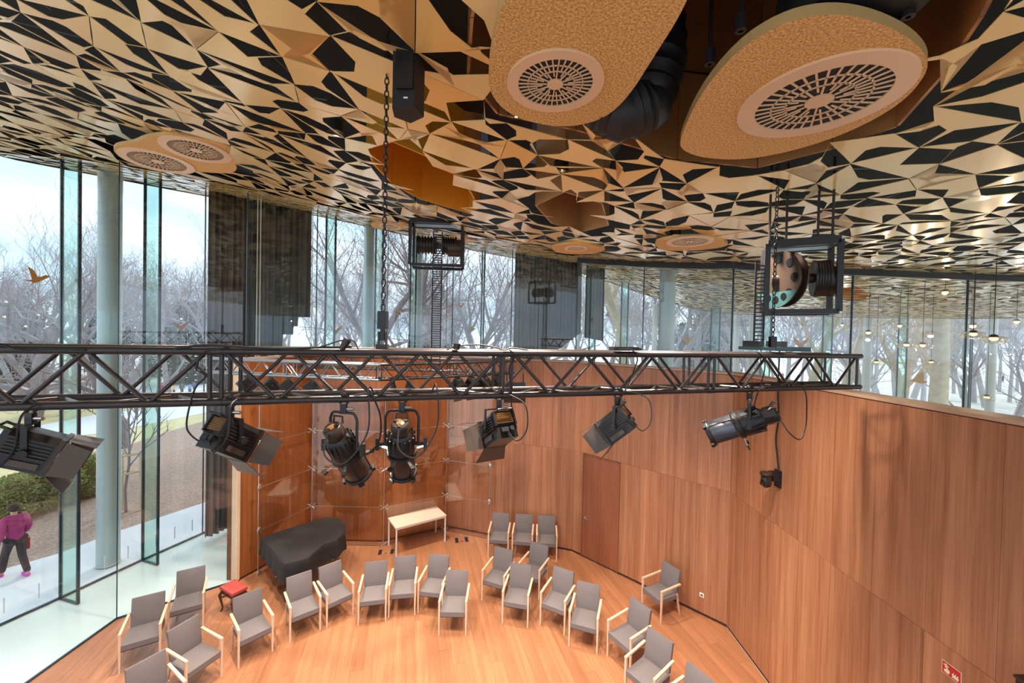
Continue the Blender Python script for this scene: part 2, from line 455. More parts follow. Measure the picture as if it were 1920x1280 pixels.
# ledge on top and dark base gap
for k, (A, B) in enumerate(((E0, W1), (W1, W3), (W3, W4), (W4, P1), (P1, P2), (P2, P3))):
    d = (B - A); L = d.length; ang = math.atan2(d.y, d.x)
    m = MB(); m.prism([(-0.005, -0.012), (L + 0.005, -0.012), (L + 0.12, 0.3), (-0.12, 0.3)], WALL_H + 0.001, WALL_H + 0.04)
    setting(m.build('trim_%d' % (k + 1), M['ledge'], None, loc=A, rot=(0, 0, ang)))
for k, (A, B) in enumerate(((E0, W1), (W1, W3), (W3, W4), (W4, P1), (P1, P2), (P2, P3))):
    d = (B - A); L = d.length; ang = math.atan2(d.y, d.x)
    m = MB(); m.box((L / 2, 0.016, 0.018), (L, 0.012, 0.034))
    nm = ('left', 'back_left', 'back', 'back_right', 'door_side', 'right')[k]
    setting(m.build('baseboard_' + nm, M['walnut'], None, loc=A, rot=(0, 0, ang)))
# door in the diagonal wall
A, d_, a0, a1 = DOOR; ang = math.atan2(d_.y, d_.x); DW = a1 - a0; DH = JOINT - 0.03
m = MB(); m.box((DW / 2, 0.016, DH / 2 + 0.02), (DW - 0.05, 0.03, DH - 0.03))
door = setting(m.build('door_1', M['door'], None, loc=A + d_ * a0, rot=(0, 0, ang)))
m = MB()
for x in (0.012, DW - 0.012): m.box((x, 0.0, DH / 2 + 0.02), (0.02, 0.035, DH))
m.box((DW / 2, 0.0, DH + 0.012), (DW, 0.035, 0.02)); m.build('door_frame', M['door'], door)
h = empty_part('door_handle', door)
m = MB(); m.cyl((0.11, 0.0, 1.05), (0.11, -0.055, 1.05), 0.011, 10); m.cyl((0.105, -0.05, 1.05), (0.235, -0.05, 1.05), 0.010, 10); m.build('lever', M['steel'], h, True)
m = MB(); m.cyl((0.11, 0.002, 1.05), (0.11, -0.008, 1.05), 0.027, 16); m.build('rosette', M['steel'], h, True)

# ---------------------------------------------------------------- glass: inner partition, glazing above the wood wall, facade
win = [0]
def pane(A, B, z0, zf, mat=None, th=0.02, fin=None, mark=None):
    """one upright sheet between plan points, its top following the ceiling"""
    win[0] += 1
    d = (B - A); L = d.length; ang = math.atan2(d.y, d.x)
    n = 4 if L > 1.8 else 1
    xs = [0.006 + (L - 0.012) * i / n for i in range(n + 1)]
    tops = [zf(A.x + d.x * x / L, A.y + d.y * x / L) for x in xs]
    vs = []; fs = []
    for x, t in zip(xs, tops): vs += [(x, -th / 2, z0), (x, th / 2, z0), (x, th / 2, t), (x, -th / 2, t)]
    for i in range(n):
        a = i * 4; b = a + 4
        fs += [(a, b, b + 3, a + 3), (a + 1, a + 2, b + 2, b + 1), (a, a + 1, b + 1, b), (a + 3, b + 3, b + 2, a + 2)]
    fs += [(0, 3, 2, 1), (n * 4, n * 4 + 1, n * 4 + 2, n * 4 + 3)]
    m = MB(); m.add(vs, fs)
    o = setting(m.build('window_%d' % win[0], mat or M['pane'], None, loc=A, rot=(0, 0, ang)))
    return o, L
lift = lambda x, y: zceil(x, y) + 0.10
def seal(o, x, z0, z1, w=0.016, t=0.034):
    m = MB(); m.box((x, 0, (z0 + z1) / 2), (w, t, z1 - z0)); m.build('joint_seal', M['fin_edge'], o)
INNER = [IN_1, IN1, E0]
for A, B in zip(INNER, INNER[1:]):
    o, L = pane(A, B, 0.0, lift); seal(o, 0, 0, lift(A.x, A.y) - 0.02)
    m = MB(); m.box((L / 2, 0, 0.012), (L, 0.04, 0.024)); m.build('floor_channel', M['fin_edge'], o)
UP = []
for A, B, n in ((E0, W1, 1), (W1, W3, 1), (W3, W4, 1), (W4, P1, 2), (P1, P2, 2)):
    UP += [A + (B - A) * (i / n) for i in range(n)]
UP += [P2]
OUTP = Vector((14.5, 8.4, 0))
offp = lambda p: p
for A, B in zip(UP, UP[1:]):
    o, L = pane(A + Vector((0, 0.12, 0)), B + Vector((0, 0.12, 0)), WALL_H + 0.042, lift); seal(o, 0, WALL_H + 0.05, lift(A.x, A.y) - 0.02, 0.014)
Q = [P2 + Vector((0, 0.12, 0)) + (OUTP - P2) * (i / 4) for i in range(5)]
for A, B in zip(Q, Q[1:]):
    o, L = pane(A, B, 2.0, lift); seal(o, 0, 2.0, lift(A.x, A.y) - 0.02, 0.02)
# dark head channel where the upper glazing meets the ceiling
hc = MB()
for A, B in ((P1, P2), (Q[0], OUTP)):
    d = B - A; n = 8
    for i in range(n):
        a, b = A + d * (i / n), A + d * ((i + 1) / n); a.z = zceil(a.x, a.y) - 0.06; b.z = zceil(b.x, b.y) - 0.06
        dd = (b - a); mid = (a + b) / 2
        hc.box(mid, (dd.length, 0.14, 0.14), dd.to_track_quat('X', 'Z').to_matrix())
setting(hc.build('trim_7', M['black'])) 
# facade panes with glass fins
FIN_AT = {3, 4, 6, 7, 8, 9, 11, 13, 14, 16, 17, 18, 19, 20, 21}
for i, (A, B) in enumerate(zip(FAC, FAC[1:])):
    d = B - A; ns = max(1, round(d.length / 3.4))
    for k in range(ns):
        a, b = A + d * (k / ns), A + d * ((k + 1) / ns)
        o, L = pane(a, b, 0.0, lift, th=0.024)
        if a.x > -9 or k or i in FIN_AT: seal(o, 0, 0, lift(a.x, a.y) - 0.02, 0.02)
        m = MB(); m.box((L / 2, 0, 0.012), (L, 0.06, 0.024)); m.build('floor_channel', M['fin_edge'], o)
        if k == 0 and i in FIN_AT:
            dp = 0.56 if i < 6 else 0.62
            zt = lift(a.x, a.y) - 0.05; wy = 0.02 if i < 6 else 0.02
            f = MB(); f.box((0, -0.02 - dp / 2, zt / 2), (0.02, dp, zt)); fo = f.build('glass_fin', M['fin'], o)
            for yy in (-0.03, -0.02 - dp):
                m = MB(); m.box((0, yy, zt / 2), (0.05 if i < 6 else 0.06, 0.035, zt)); m.build('fin_edge_strip', M['fin_edge'], fo)
            m = MB(); m.box((0, -0.02 - dp / 2, 0.01), (0.05, dp, 0.02)); m.build('fin_shoe', M['fin_edge'], fo)
        if i in (2, 3, 4):
            for q in range(3):
                x = L * (0.2 + 0.3 * q); m = MB(); m.box((x, -0.02, 0.36), (0.022, 0.004, 0.30)); m.build('safety_mark', M['mark'], o)

# pale stone floor between the glass skins and around the wooden room
cor = MB(); cor.prism([tuple(p[:2]) for p in FAC][::-1] + [(-11.2, -2.0), (29, -2.0)], -0.24, -0.012)
setting(cor.build('floor_gallery', M['stone']))

# ---------------------------------------------------------------- ceiling: dark deck, gold leaf panels, skylight shafts
HOLES = {
 'big': [(930, -140), (888, 40), (880, 150), (935, 218), (1080, 247), (1270, 302), (1420, 318), (1560, 283), (1680, 242), (1762, 150), (1835, 40), (1900, -90), (1700, -330), (1200, -330)],
 'orange': [(686, 282), (735, 268), (805, 298), (868, 335), (900, 392), (880, 403), (790, 377), (735, 348), (700, 312)],
 'tan': [(1003, 388), (1058, 362), (1130, 384), (1142, 425), (1085, 439), (1033, 421)],
 'far': [(1568, 540), (1600, 536), (1632, 546), (1628, 562), (1572, 563)],
}
HP = {k: [oncl(*p) for p in v] for k, v in HOLES.items()}
POD_PX = [[(252, 262), (330, 247), (400, 258), (455, 278), (465, 297), (450, 322), (430, 328), (370, 324), (300, 318), (240, 305), (206, 285)], [(690, 418), (725, 411), (768, 417), (770, 428), (735, 436), (700, 430)], [(836, 446), (862, 438), (892, 446), (870, 459)], [(1026, 464), (1070, 454), (1140, 466), (1110, 479), (1050, 478)], [(1221, 455), (1260, 444), (1320, 442), (1368, 456), (1310, 472), (1240, 472)]]
POD_XY = [[tuple(oncl(*p)[:2]) for p in v] for v in POD_PX]
HXY = {k: [tuple(p[:2]) for p in v] for k, v in HP.items()}
def in_hole(p, grow=1.0):
    for k, poly in HXY.items():
        if grow != 1.0:
            cx = sum(q[0] for q in poly) / len(poly); cy = sum(q[1] for q in poly) / len(poly)
            poly = [(cx + (q[0] - cx) * grow, cy + (q[1] - cy) * grow) for q in poly]
        if inside(p, poly): return True
    return False
dk = MB(); S = 0.6
idx = {}
nx, ny = 74, 46
for j in range(ny):
    for i in range(nx):
        x, y = -13 + i * S, -4 + j * S
        idx[i, j] = len(dk.v); dk.v.append((x, y, zceil(x, y) + 0.85))
for j in range(ny - 1):
    for i in range(nx - 1):
        x, y = -13 + (i + .5) * S, -4 + (j + .5) * S
        if inside((x, y), ROOF) and not in_hole((x, y)): dk.f.append((idx[i, j], idx[i, j + 1], idx[i + 1, j + 1], idx[i + 1, j]))
ceiling = setting(dk.build('ceiling', M['plenum']))
fa = MB()                                                # fascia that closes the plenum at the roof edge
for a, b in zip(EDGE, EDGE[1:]):
    n = max(1, round((b - a).length / 1.5))
    for i in range(n):
        p, q = a + (b - a) * (i / n), a + (b - a) * ((i + 1) / n)
        zp, zq = zceil(p.x, p.y), zceil(q.x, q.y)
        fa.add([(p.x, p.y, zp - 0.02), (q.x, q.y, zq - 0.02), (q.x, q.y, zq + 1.6), (p.x, p.y, zp + 1.6)], [(0, 1, 2, 3)])
fa.build('roof_edge_fascia', M['plenum'], ceiling)
rf = MB()                                                # opaque roof skin
idx = {}
for j in range(ny):
    for i in range(nx):
        x, y = -13 + i * S, -4 + j * S
        idx[i, j] = len(rf.v); rf.v.append((x, y, zceil(x, y) + 4.2))
for j in range(ny - 1):
    for i in range(nx - 1):
        if inside((-13 + (i + .5) * S, -4 + (j + .5) * S), ROOF): rf.f.append((idx[i, j], idx[i, j + 1], idx[i + 1, j + 1], idx[i + 1, j]))
rf.build('roof_skin', M['plenum'], ceiling)
# thin rails in the plenum
rl = MB(); rr = random.Random(11)
for i in range(170):
    x, y = rr.uniform(-11, 12), rr.uniform(0.5, 17); a = rr.uniform(-0.4, 0.4) + (0 if rr.random() < 0.5 else PI / 2); L = rr.uniform(0.8, 2.2)
    p, q = Vector((x, y, 0)), Vector((x + math.cos(a) * L, y + math.sin(a) * L, 0))
    if not (inside(p, ROOF) and inside(q, ROOF)) or in_hole(p, 1.3) or in_hole(q, 1.3): continue
    p.z, q.z = zceil(p.x, p.y) + 0.16, zceil(q.x, q.y) + 0.16; rl.cyl(p, q, 0.007, 4)
tag(rl.build('hanger_rails', M['rail'], ceiling), kind='stuff')
# leaf panels on a jittered grid: tips meet, sides are cut in, dark kites stay open between
lr = random.Random(21)
G = 0.43; th = R(24); ct, st = math.cos(th), math.sin(th)
def gv(i, j, _c={}):
    if (i, j) not in _c:
        u, v = (i + lr.uniform(-.36, .36)) * G * 1.12, (j + lr.uniform(-.36, .36)) * G * .92
        _c[i, j] = (u * ct - v * st, u * st + v * ct)
    return _c[i, j]
def ge(a, b, side, _c={}):
    """cut-in point of the edge a-b for the cell on the given side"""
    k = (min(a, b), max(a, b))
    if k not in _c:
        t = lr.uniform(.30, .70); q = lr.random(); D = lambda: lr.uniform(.30, .62)
        if q < .10: r = (.012, .012)
        elif q < .42: r = (D(), .012)
        elif q < .74: r = (.012, D())
        else: r = (D() * .8, D() * .8)
        w2 = lr.uniform(.16, .42) if lr.random() < .68 else 0.0
        _c[k] = (t, r, a if a < b else b, w2)
    return _c[k]
cells = []
for i in range(-60, 80):
    for j in range(-60, 70):
        cs = [(i, j), (i + 1, j), (i + 1, j + 1), (i, j + 1)]
        vs = [gv(*c) for c in cs]
        cx, cy = sum(p[0] for p in vs) / 4, sum(p[1] for p in vs) / 4
        if cy < -3.5 or cx < -13 or cx > 28 or not inside((cx, cy), ROOF) or in_hole((cx, cy)) or any(inside((cx, cy), q) for q in POD_XY): continue
        poly = []
        for k in range(4):
            a, b = cs[k], cs[(k + 1) % 4]; A, B = vs[k], vs[(k + 1) % 4]
            t, r, first, w2 = ge(a, b, 0)
            if first != a: t = 1 - t
            off = r[0] if first == a else r[1]
            mx, my = A[0] + (B[0] - A[0]) * t, A[1] + (B[1] - A[1]) * t
            dx, dy = cx - mx, cy - my; L = math.hypot(dx, dy)
            poly.append((A[0] + (cx - A[0]) * 0.012, A[1] + (cy - A[1]) * 0.012)); o_ = off * G
            if w2 and off > .05:
                ex, ey = (B[0] - A[0]) * w2 / 2, (B[1] - A[1]) * w2 / 2
                poly.append((mx - ex + dx / L * o_, my - ey + dy / L * o_)); poly.append((mx + ex + dx / L * o_, my + ey + dy / L * o_))
            else: poly.append((mx + dx / L * o_, my + dy / L * o_))
        cells.append((cx, cy, poly))
def leaf_geo(c):
    cx, cy, poly = c
    tx, ty = lr.gauss(0, .012), lr.gauss(0, .012)
    z0 = zceil(cx, cy); gx = (zceil(cx + .3, cy) - z0) / .3; gy = (zceil(cx, cy + .3) - z0) / .3
    lo = [(x, y, z0 + (gx + tx) * (x - cx) + (gy + ty) * (y - cy)) for x, y in poly]
    n = len(lo)
    return [(a, b, z) for a, b, z in lo] + [(a, b, z + .006) for a, b, z in lo], [tuple(range(n - 1, -1, -1)), tuple(range(n, 2 * n))] + [(k, (k + 1) % n, n + (k + 1) % n, n + k) for k in range(n)]
def seen_area(c):
    z = zceil(c[0], c[1]); P = [pj((x, y, z)) for x, y in c[2]]
    if any(p is None for p in P) or all(p[0] < 0 or p[0] > 1920 or p[1] < 0 for p in P): return 0
    if c[1] < 0.4: return 0
    cl = [(min(1920, max(0, p[0])), min(1280, max(0, p[1]))) for p in P]
    return abs(sum(cl[k - 1][0] * cl[k][1] - cl[k][0] * cl[k - 1][1] for k in range(len(cl)))) / 2
cells.sort(key=seen_area, reverse=True)
rest = MB(); tones = []
for n_, c in enumerate(cells):
    vs, fs = leaf_geo(c); tone = min(1, max(0, lr.gauss(.5, .25)))
    if n_ < 300:
        cz = vs[0][2]; m = MB(); m.add([(x - c[0], y - c[1], z - cz) for x, y, z in vs], fs)
        o = m.build('leaf_panel', M['leaf'], ceiling, loc=(c[0], c[1], cz))
        a_ = o.data.attributes.new('tone', 'FLOAT', 'POINT'); a_.data.foreach_set('value', [tone] * len(vs))
    else:
        rest.add(vs, fs); tones += [tone] * len(vs)
o = rest.build('leaf_panels', M['leaf'], ceiling); tag(o, kind='stuff')
a_ = o.data.attributes.new('tone', 'FLOAT', 'POINT'); a_.data.foreach_set('value', tones)
# skylight shafts: upright panels around each opening
for k, (mat, h) in dict(big=('shaft_brown', 3.2), orange=('shaft_orange', 2.2), tan=('shaft_tan', 2.0), far=('shaft_orange', 1.6)).items():
    sh = empty_part('skylight_shaft', ceiling); P = HP[k]; n = len(P)
    zt = max(p.z for p in P) + h
    for i in range(n):
        a, b = P[i], P[(i + 1) % n]; d = b - a; d.z = 0; L = d.length; ang = math.atan2(d.y, d.x)
        m = MB(); m.add([(0.004, 0, a.z + .02 - zt), (L - 0.004, 0, b.z + .02 - zt), (L - 0.004, 0, 0), (0.004, 0, 0), (0.004, .02, a.z + .02 - zt), (L - 0.004, .02, b.z + .02 - zt), (L - 0.004, .02, 0), (0.004, .02, 0)],
                        [(0, 1, 2, 3), (4, 7, 6, 5), (0, 4, 5, 1), (3, 2, 6, 7), (0, 3, 7, 4), (1, 5, 6, 2)])
        m.build('shaft_panel', M[mat], sh, loc=(a.x, a.y, zt), rot=(0, 0, ang))
    m = MB(); m.prism([tuple(p[:2]) for p in P], zt - .02, zt); m.build('shaft_lid', M[mat], sh)
    if k == 'big':                                       # ceiling grid of dark beams inside the big opening
        zb = zt - 1.3
        for (p, q, r_) in (((1300, 40), (1480, 5), .06), ((1300, 45), (1520, -5), .05), ((1330, 60), (1350, -60), .05)):
            A, B = onz(p[0], p[1], zb), onz(q[0], q[1], zb); m = MB(); d = B - A
            m.box((A + B) / 2, (d.length, r_, r_ * 1.4), d.to_track_quat('X', 'Z').to_matrix()); m.build('dark_beam', M['black'], sh)
# ================================================================ ceiling clouds with round air diffusers
def grille_part(parent, c, r, z):
    """round diffuser: rim, rings, spokes, dark can behind"""
    g = empty_part('air_diffuser', parent)
    n = 40
    def ring(m, r0, r1, z0, z1):
        vs = []; fs = []
        for k in range(n):
            a = 2 * PI * k / n
            for rr_, zz in ((r0, z0), (r1, z0), (r1, z1), (r0, z1)): vs.append((c[0] + rr_ * math.cos(a), c[1] + rr_ * math.sin(a), zz))
        for k in range(n):
            a, b = k * 4, ((k + 1) % n) * 4
            for q in range(4): fs.append((a + q, b + q, b + (q + 1) % 4, a + (q + 1) % 4))
        m.add(vs, fs)
    m = MB(); ring(m, r * .77, r, z - .016, z); m.build('rim', M['grille'], g)
    m = MB(); ring(m, r * .56, r * .58, z - .013, z - .006); ring(m, r * .39, r * .41, z - .013, z - .006); m.cyl((c[0], c[1], z - .014), (c[0], c[1], z - .006), r * .17, 24); m.build('rings_and_hub', M['grille'], g)
    m = MB(); ns = 36
    for k in range(ns):
        a = 2 * PI * k / ns; r0 = (.18, .38, .26)[k % 3]
        p, q = Vector((math.cos(a), math.sin(a), 0)), None
        m.box((c[0] + p.x * r * (r0 + .78) / 2, c[1] + p.y * r * (r0 + .78) / 2, z - .010), (r * (.78 - r0), r * .026, .006), Matrix.Rotation(a, 3, 'Z'))
    m.build('spokes', M['grille'], g)
    m = MB(); m.cyl((c[0], c[1], z - .004), (c[0], c[1], z - .001), r * .8, 28); m.build('dark_throat', M['black_soft'], g)
    return g
def smooth_poly(P, it=2):
    for _ in range(it):
        P = [q for i in range(len(P)) for q in (P[i - 1] * .25 + P[i] * .75 if False else (P[i] * .75 + P[(i + 1) % len(P)] * .25), P[i] * .25 + P[(i + 1) % len(P)] * .75)]
    return P
def pod(label, outline, grilles, z, th=0.06, rods=(), hose=None):
    pts = [onz(x, y, z) for x, y in outline]; c = sum(pts, Vector()) / len(pts)
    t = thing('ceiling_cloud', label, 'ceiling panel', (c.x, c.y, z), 0, 'cork ceiling clouds')
    P = smooth_poly([Vector((p.x - c.x, p.y - c.y, 0)) for p in pts])
    m = MB(); m.prism([(p.x, p.y) for p in P], 0, th); m.v = m.v
    m.f = m.f[:2]; m.build('cork_board', M['cork'], t)
    m = MB(); n = len(P); m.add([(p.x, p.y, zz) for zz in (0, th) for p in P], [(i, (i + 1) % n, n + (i + 1) % n, n + i) for i in range(n)]); m.build('edge_band', M['pod_rim'], t)
    for gx, gy, gw in grilles:
        g = onz(gx, gy, z) ; a, b = onz(gx - gw / 2, gy, z), onz(gx + gw / 2, gy, z)
        grille_part(t, (g.x - c.x, g.y - c.y), (b - a).length / 2 * .97, 0.0)
    for rx, ry in rods:
        p = onz(rx, ry, z); m = MB(); m.cyl((p.x - c.x, p.y - c.y, th), (p.x - c.x, p.y - c.y, th + 2.0), .012, 6); m.build('hanger_rod', M['black'], t)
        m = MB(); m.cyl((p.x - c.x, p.y - c.y, th), (p.x - c.x, p.y - c.y, th + .09), .03, 10); m.build('rod_clamp', M['black'], t)
    return t, c
pa, ca = pod('tall cork ceiling cloud with round grille hanging in the brown opening, left of two', [(915, 130), (918, 175), (950, 212), (1010, 234), (1075, 238), (1135, 222), (1180, 180), (1230, 100), (1275, 30), (1310, -50), (1250, -140), (1080, -140), (975, -60), (935, 20)],
             [(1041, 155, 186)], 7.36, rods=((1080, -40), (1180, 40)))
pb, cb = pod('wide tilted-looking cork ceiling cloud with pale edge and round grille, largest at upper right', [(1274, 262), (1278, 282), (1320, 297), (1400, 300), (1500, 280), (1600, 245), (1690, 195), (1738, 140), (1740, 105), (1700, 65), (1620, 32), (1540, 25), (1460, 45), (1380, 95), (1310, 180)],
             [(1536, 187, 284)], 7.36, rods=((1388, 80), (1330, 140), (1702, 55)))
for lab, ol, gr, dz in (
    ('larger scalloped cork ceiling cloud with two grilles near the left glass front', [(252, 268), (275, 256), (330, 251), (400, 262), (450, 282), (457, 297), (440, 306), (446, 318), (430, 326), (370, 322), (300, 318), (240, 305), (212, 285), (215, 273)], [(368, 281, 108), (296, 302, 108)], -.16),
    ('small cork ceiling cloud over the far glass, beside the hanging chain', [(692, 418), (725, 413), (765, 417), (768, 428), (735, 434), (700, 428)], [(731, 424, 40)], -.03),
    ('small cork ceiling cloud partly behind the left hoist frame', [(838, 446), (862, 440), (890, 446), (893, 452), (870, 457), (842, 453)], [(866, 448, 32)], -.03),
    ('flat cork ceiling cloud with grille below the tan skylight opening', [(1028, 464), (1070, 456), (1120, 460), (1140, 468), (1110, 477), (1050, 476)], [(1080, 465, 44)], -.04),
    ('cork ceiling cloud with pale grille left of the right-hand hoist', [(1223, 455), (1260, 446), (1320, 444), (1362, 452), (1366, 462), (1310, 470), (1240, 470)], [(1293, 452, 88)], -.05)):
    cx = sum(p[0] for p in ol) / len(ol); cy = sum(p[1] for p in ol) / len(ol); z = oncl(cx, cy).z + dz
    pod(lab, ol, gr, z, 0.05)
# black ventilation hose and its bends above the two big clouds
m = MB(); A = at(1200, 195, 3.0); pts = [A + Vector((.12, .05, .75)), A + Vector((.14, 0, .35)), A + Vector((.06, 0, .0)), A + Vector((-.12, .0, -.08)), A + Vector((-.3, .05, .05))]
hose = thing('ventilation_hose', 'crumpled black ventilation hose between the two big cork clouds', 'hose', A)
pp = []
for i in range(41):
    u = i / 40 * (len(pts) - 1); k = min(int(u), len(pts) - 2); f_ = u - k; pp.append(pts[k].lerp(pts[k + 1], f_) - A)
m = MB(); m.tube(pp, [.19 + .014 * math.sin(i * 1.9) for i in range(41)], 14); m.build('hose_skin', M['black_soft'], hose, True)
B = onz(1590, 75, 7.36) + Vector((0, 0, .07))
hose2 = thing('ventilation_duct', 'black ventilation duct sitting on the wide cork cloud at upper right', 'duct', B)
m = MB(); m.lathe([(.30, .02), (.34, .06), (.32, .3), (.28, .45), (.2, .6)], None, 24); m.build('duct_drum', M['black_soft'], hose2, True)
m = MB(); m.tube([(0, 0, .5), (-.1, .1, .8), (-.3, .2, 1.0), (-.6, .25, 1.1)], .16, 12); m.build('duct_hose', M['black_soft'], hose2, True)
# recessed downlights in the ceiling, some of them added for their light
n_l = [0]
def downlight(P, label, watts=None, spot=100):
    t = thing('downlight', label, 'lamp', P, 0, 'recessed ceiling downlights')
    m = MB(); m.lathe([(.075, 0), (.085, 0), (.085, .12), (.075, .12)], None, 18); m.build('housing', M['black'], t)
    m = MB(); m.cyl((0, 0, .02), (0, 0, .035), .068, 18); m.build('lens', M['glow'], t)
    ld = bpy.data.lights.new('downlight_beam', 'SPOT'); ld.energy = watts or LAMP_W * 12; ld.spot_size = R(spot); ld.spot_blend = .8; ld.shadow_soft_size = .12; ld.color = (1.0, .90, .79)
    lo = bpy.data.objects.new('downlight_beam', ld); C.objects.link(lo); lo.parent = t; lo.location = (0, 0, -.01)
for px, py, lab in ((968, 216, 'lit ceiling downlight beside the left big cork cloud'), (1377, 361, 'lit ceiling downlight below the wide cork cloud'), (1052, 323, 'lit ceiling downlight among the leaf panels above the tan opening')):
    P = oncl(px, py, .04); downlight(P, lab)
k_ = 0  # downlights below are invented, added to brighten the room
for x, y, lab in ((-5.2, 7.2, 'added ceiling downlight above the piano end of the leaf ceiling'), (-2.6, 8.6, 'added ceiling downlight between the orange opening and the hoist'), (.4, 8.0, 'added ceiling downlight behind the tan opening'),
                  (2.6, 6.4, 'added ceiling downlight over the chairs near the door wall'), (-4.4, 4.6, 'added ceiling downlight in the left near leaf field'), (-2.0, 4.4, 'added ceiling downlight just left of the hanging speaker')):
    downlight(Vector((x, y, zceil(x, y) + .03)), lab)

# ================================================================ front lighting truss
def depth_of(px, y0, y1, h):
    a, b = ray(px, y0), ray(px, y1); return h / (a.z / a.y - b.z / b.y)
SEC = 0.35
Yl, Yr = depth_of(0, 660, 768, SEC), depth_of(1612, 665, 722.5, SEC)
TA, TB = at(0, 660, Yl), at(1612, 665, Yr)
zt_ = (TA.z + TB.z) / 2
TA.z = TB.z = zt_
TD = (TB - TA).normalized(); TN = Vector((-TD.y, TD.x, 0)); TL = (TB - TA).length
def tpos(px, back=0.0, dz=0.0):
    """point of the truss (top chord height + dz) seen at picture column px"""
    d = ray(px, 660); n = TN; P = TA + TN * back
    t = (n.x * P.x + n.y * P.y) / (n.x * d.x + n.y * d.y)
    return Vector((d.x * t, d.y * t, zt_ + dz))
def tpar(px, back=0.0): return (tpos(px, back) - TA).dot(TD)
def truss(label, A, B, sec, r, br, mods, mat, name='lighting_truss', up=True):
    """box truss from A to B (top front chord), modules given as distances along it"""
    D = (B - A); L = D.length; D.normalize(); N = Vector((-D.y, D.x, 0)); Z = Vector((0, 0, -1))
    t = thing(name, label, 'truss', A); O = {}
    def pt(s, f, b): return D * s + N * (sec if f else 0) + Z * (sec if b else 0)
    for f in (0, 1):
        for b in (0, 1):
            m = MB(); m.cyl(pt(-.02, f, b), pt(L + .02, f, b), r, 14); m.build('chord', mat, t, True)
    for a, e in zip(mods, mods[1:]):
        g = .05; ln = e - a - 2 * g; nb = max(1, round(ln / (sec * 1.75))); p = ln / nb
        for f in (0, 1):
            for x in (a + g * .7, e - g * .7):
                m = MB(); m.cyl(pt(x, f, 0), pt(x, f, 1), br, 8); m.build('upright', mat, t, True)
            ph = 0 if f == 0 else .5
            for i in range(nb):
                s0 = a + g + i * p
                for q, w_ in ((0, (s0, s0 + p / 2)), (1, (s0 + p / 2, s0 + p))):
                    up_ = (q == 0) != (f == 1)
                    m = MB(); m.cyl(pt(w_[0], f, 0 if up_ else 1), pt(w_[1], f, 1 if up_ else 0), br, 8); m.build('brace', mat, t, True)
        for b in (0, 1):
            for x in (a + g * .7, e - g * .7):
                m = MB(); m.cyl(pt(x, 0, b), pt(x, 1, b), br, 8); m.build('crossbar', mat, t, True)
            for i in range(nb):
                s0 = a + g + i * p
                for q in (0, 1):
                    m = MB(); m.cyl(pt(s0 + q * p / 2, q if b else 1 - q, b), pt(s0 + (q + 1) * p / 2, 1 - q if b else q, b), br * .8, 6); m.build('brace', mat, t, True)
    for x in mods[1:-1]:
        for f in (0, 1):
            for b in (0, 1):
                m = MB(); m.cyl(pt(x - .045, f, b), pt(x + .045, f, b), r * 1.12, 14); m.build('coupler', mat, t, True)
    return t
TA2 = TA - TD * 1.6
mods = [0, 1.6 + tpar(405), 1.6 + tpar(952), 1.6 + tpar(1335), 1.6 + TL]
front = truss('black lighting truss running right across the middle at eye level', TA2, TB, SEC, .0265, .0142, mods, M['truss'])

# rear truss loop, lower and smaller
RZ = 5.12
r0, r1, r2, r3 = at(372, 676, 8.3), at(712, 690, 7.6), at(965, 672, 9.6), at(560, 672, 10.2)
for p in (r0, r1, r2, r3): p.z = RZ
def even(L, n): return [L * i / n for i in range(n + 1)]
rear_l = truss('silver-grey rear truss behind the front truss, left arm', r0, r1, .29, .024, .009, even((r1 - r0).length, 2), M['truss_grey'])
rear_r = truss('dark rear truss behind the front truss, right arm sloping back', r1, r2, .29, .024, .009, even((r2 - r1).length, 2), M['truss'])
rear_b = truss('dark far truss closing the rear truss loop', r3 + Vector((0, -.2, 0)), r2 + Vector((-.5, .1, 0)), .29, .024, .009, even((r2 - r3).length - .5, 2), M['truss'])

# ================================================================ stage lanterns
def ori(yaw, pitch):
    """local +y is the beam, +x to its right, +z up"""
    b = Vector((math.sin(yaw) * math.cos(pitch), math.cos(yaw) * math.cos(pitch), math.sin(pitch)))
    x = Vector((math.cos(yaw), -math.sin(yaw), 0)); z = x.cross(b)
    return Matrix((x, b, z)).transposed()
def xf(m, Mx, off=(0, 0, 0)):
    m.v = [tuple(Mx @ Vector(p) + Vector(off)) for p in m.v]; return m
def clamp_part(t, top, mat='black'):
    c = empty_part('hook_clamp', t)
    m = MB(); m.tube([Vector((0.04 * math.cos(a), 0, .04 * math.sin(a))) + top for a in [R(x) for x in range(-60, 241, 30)]], .009, 6); m.build('hook', M[mat], c, True)
    m = MB(); m.box(top + Vector((0, 0, -.075)), (.045, .03, .07)); m.build('clamp_block', M[mat], c)
    m = MB(); m.cyl(top + Vector((.02, 0, -.075)), top + Vector((.075, 0, -.075)), .012, 8); m.build('wing_bolt', M['steel'], c, True)
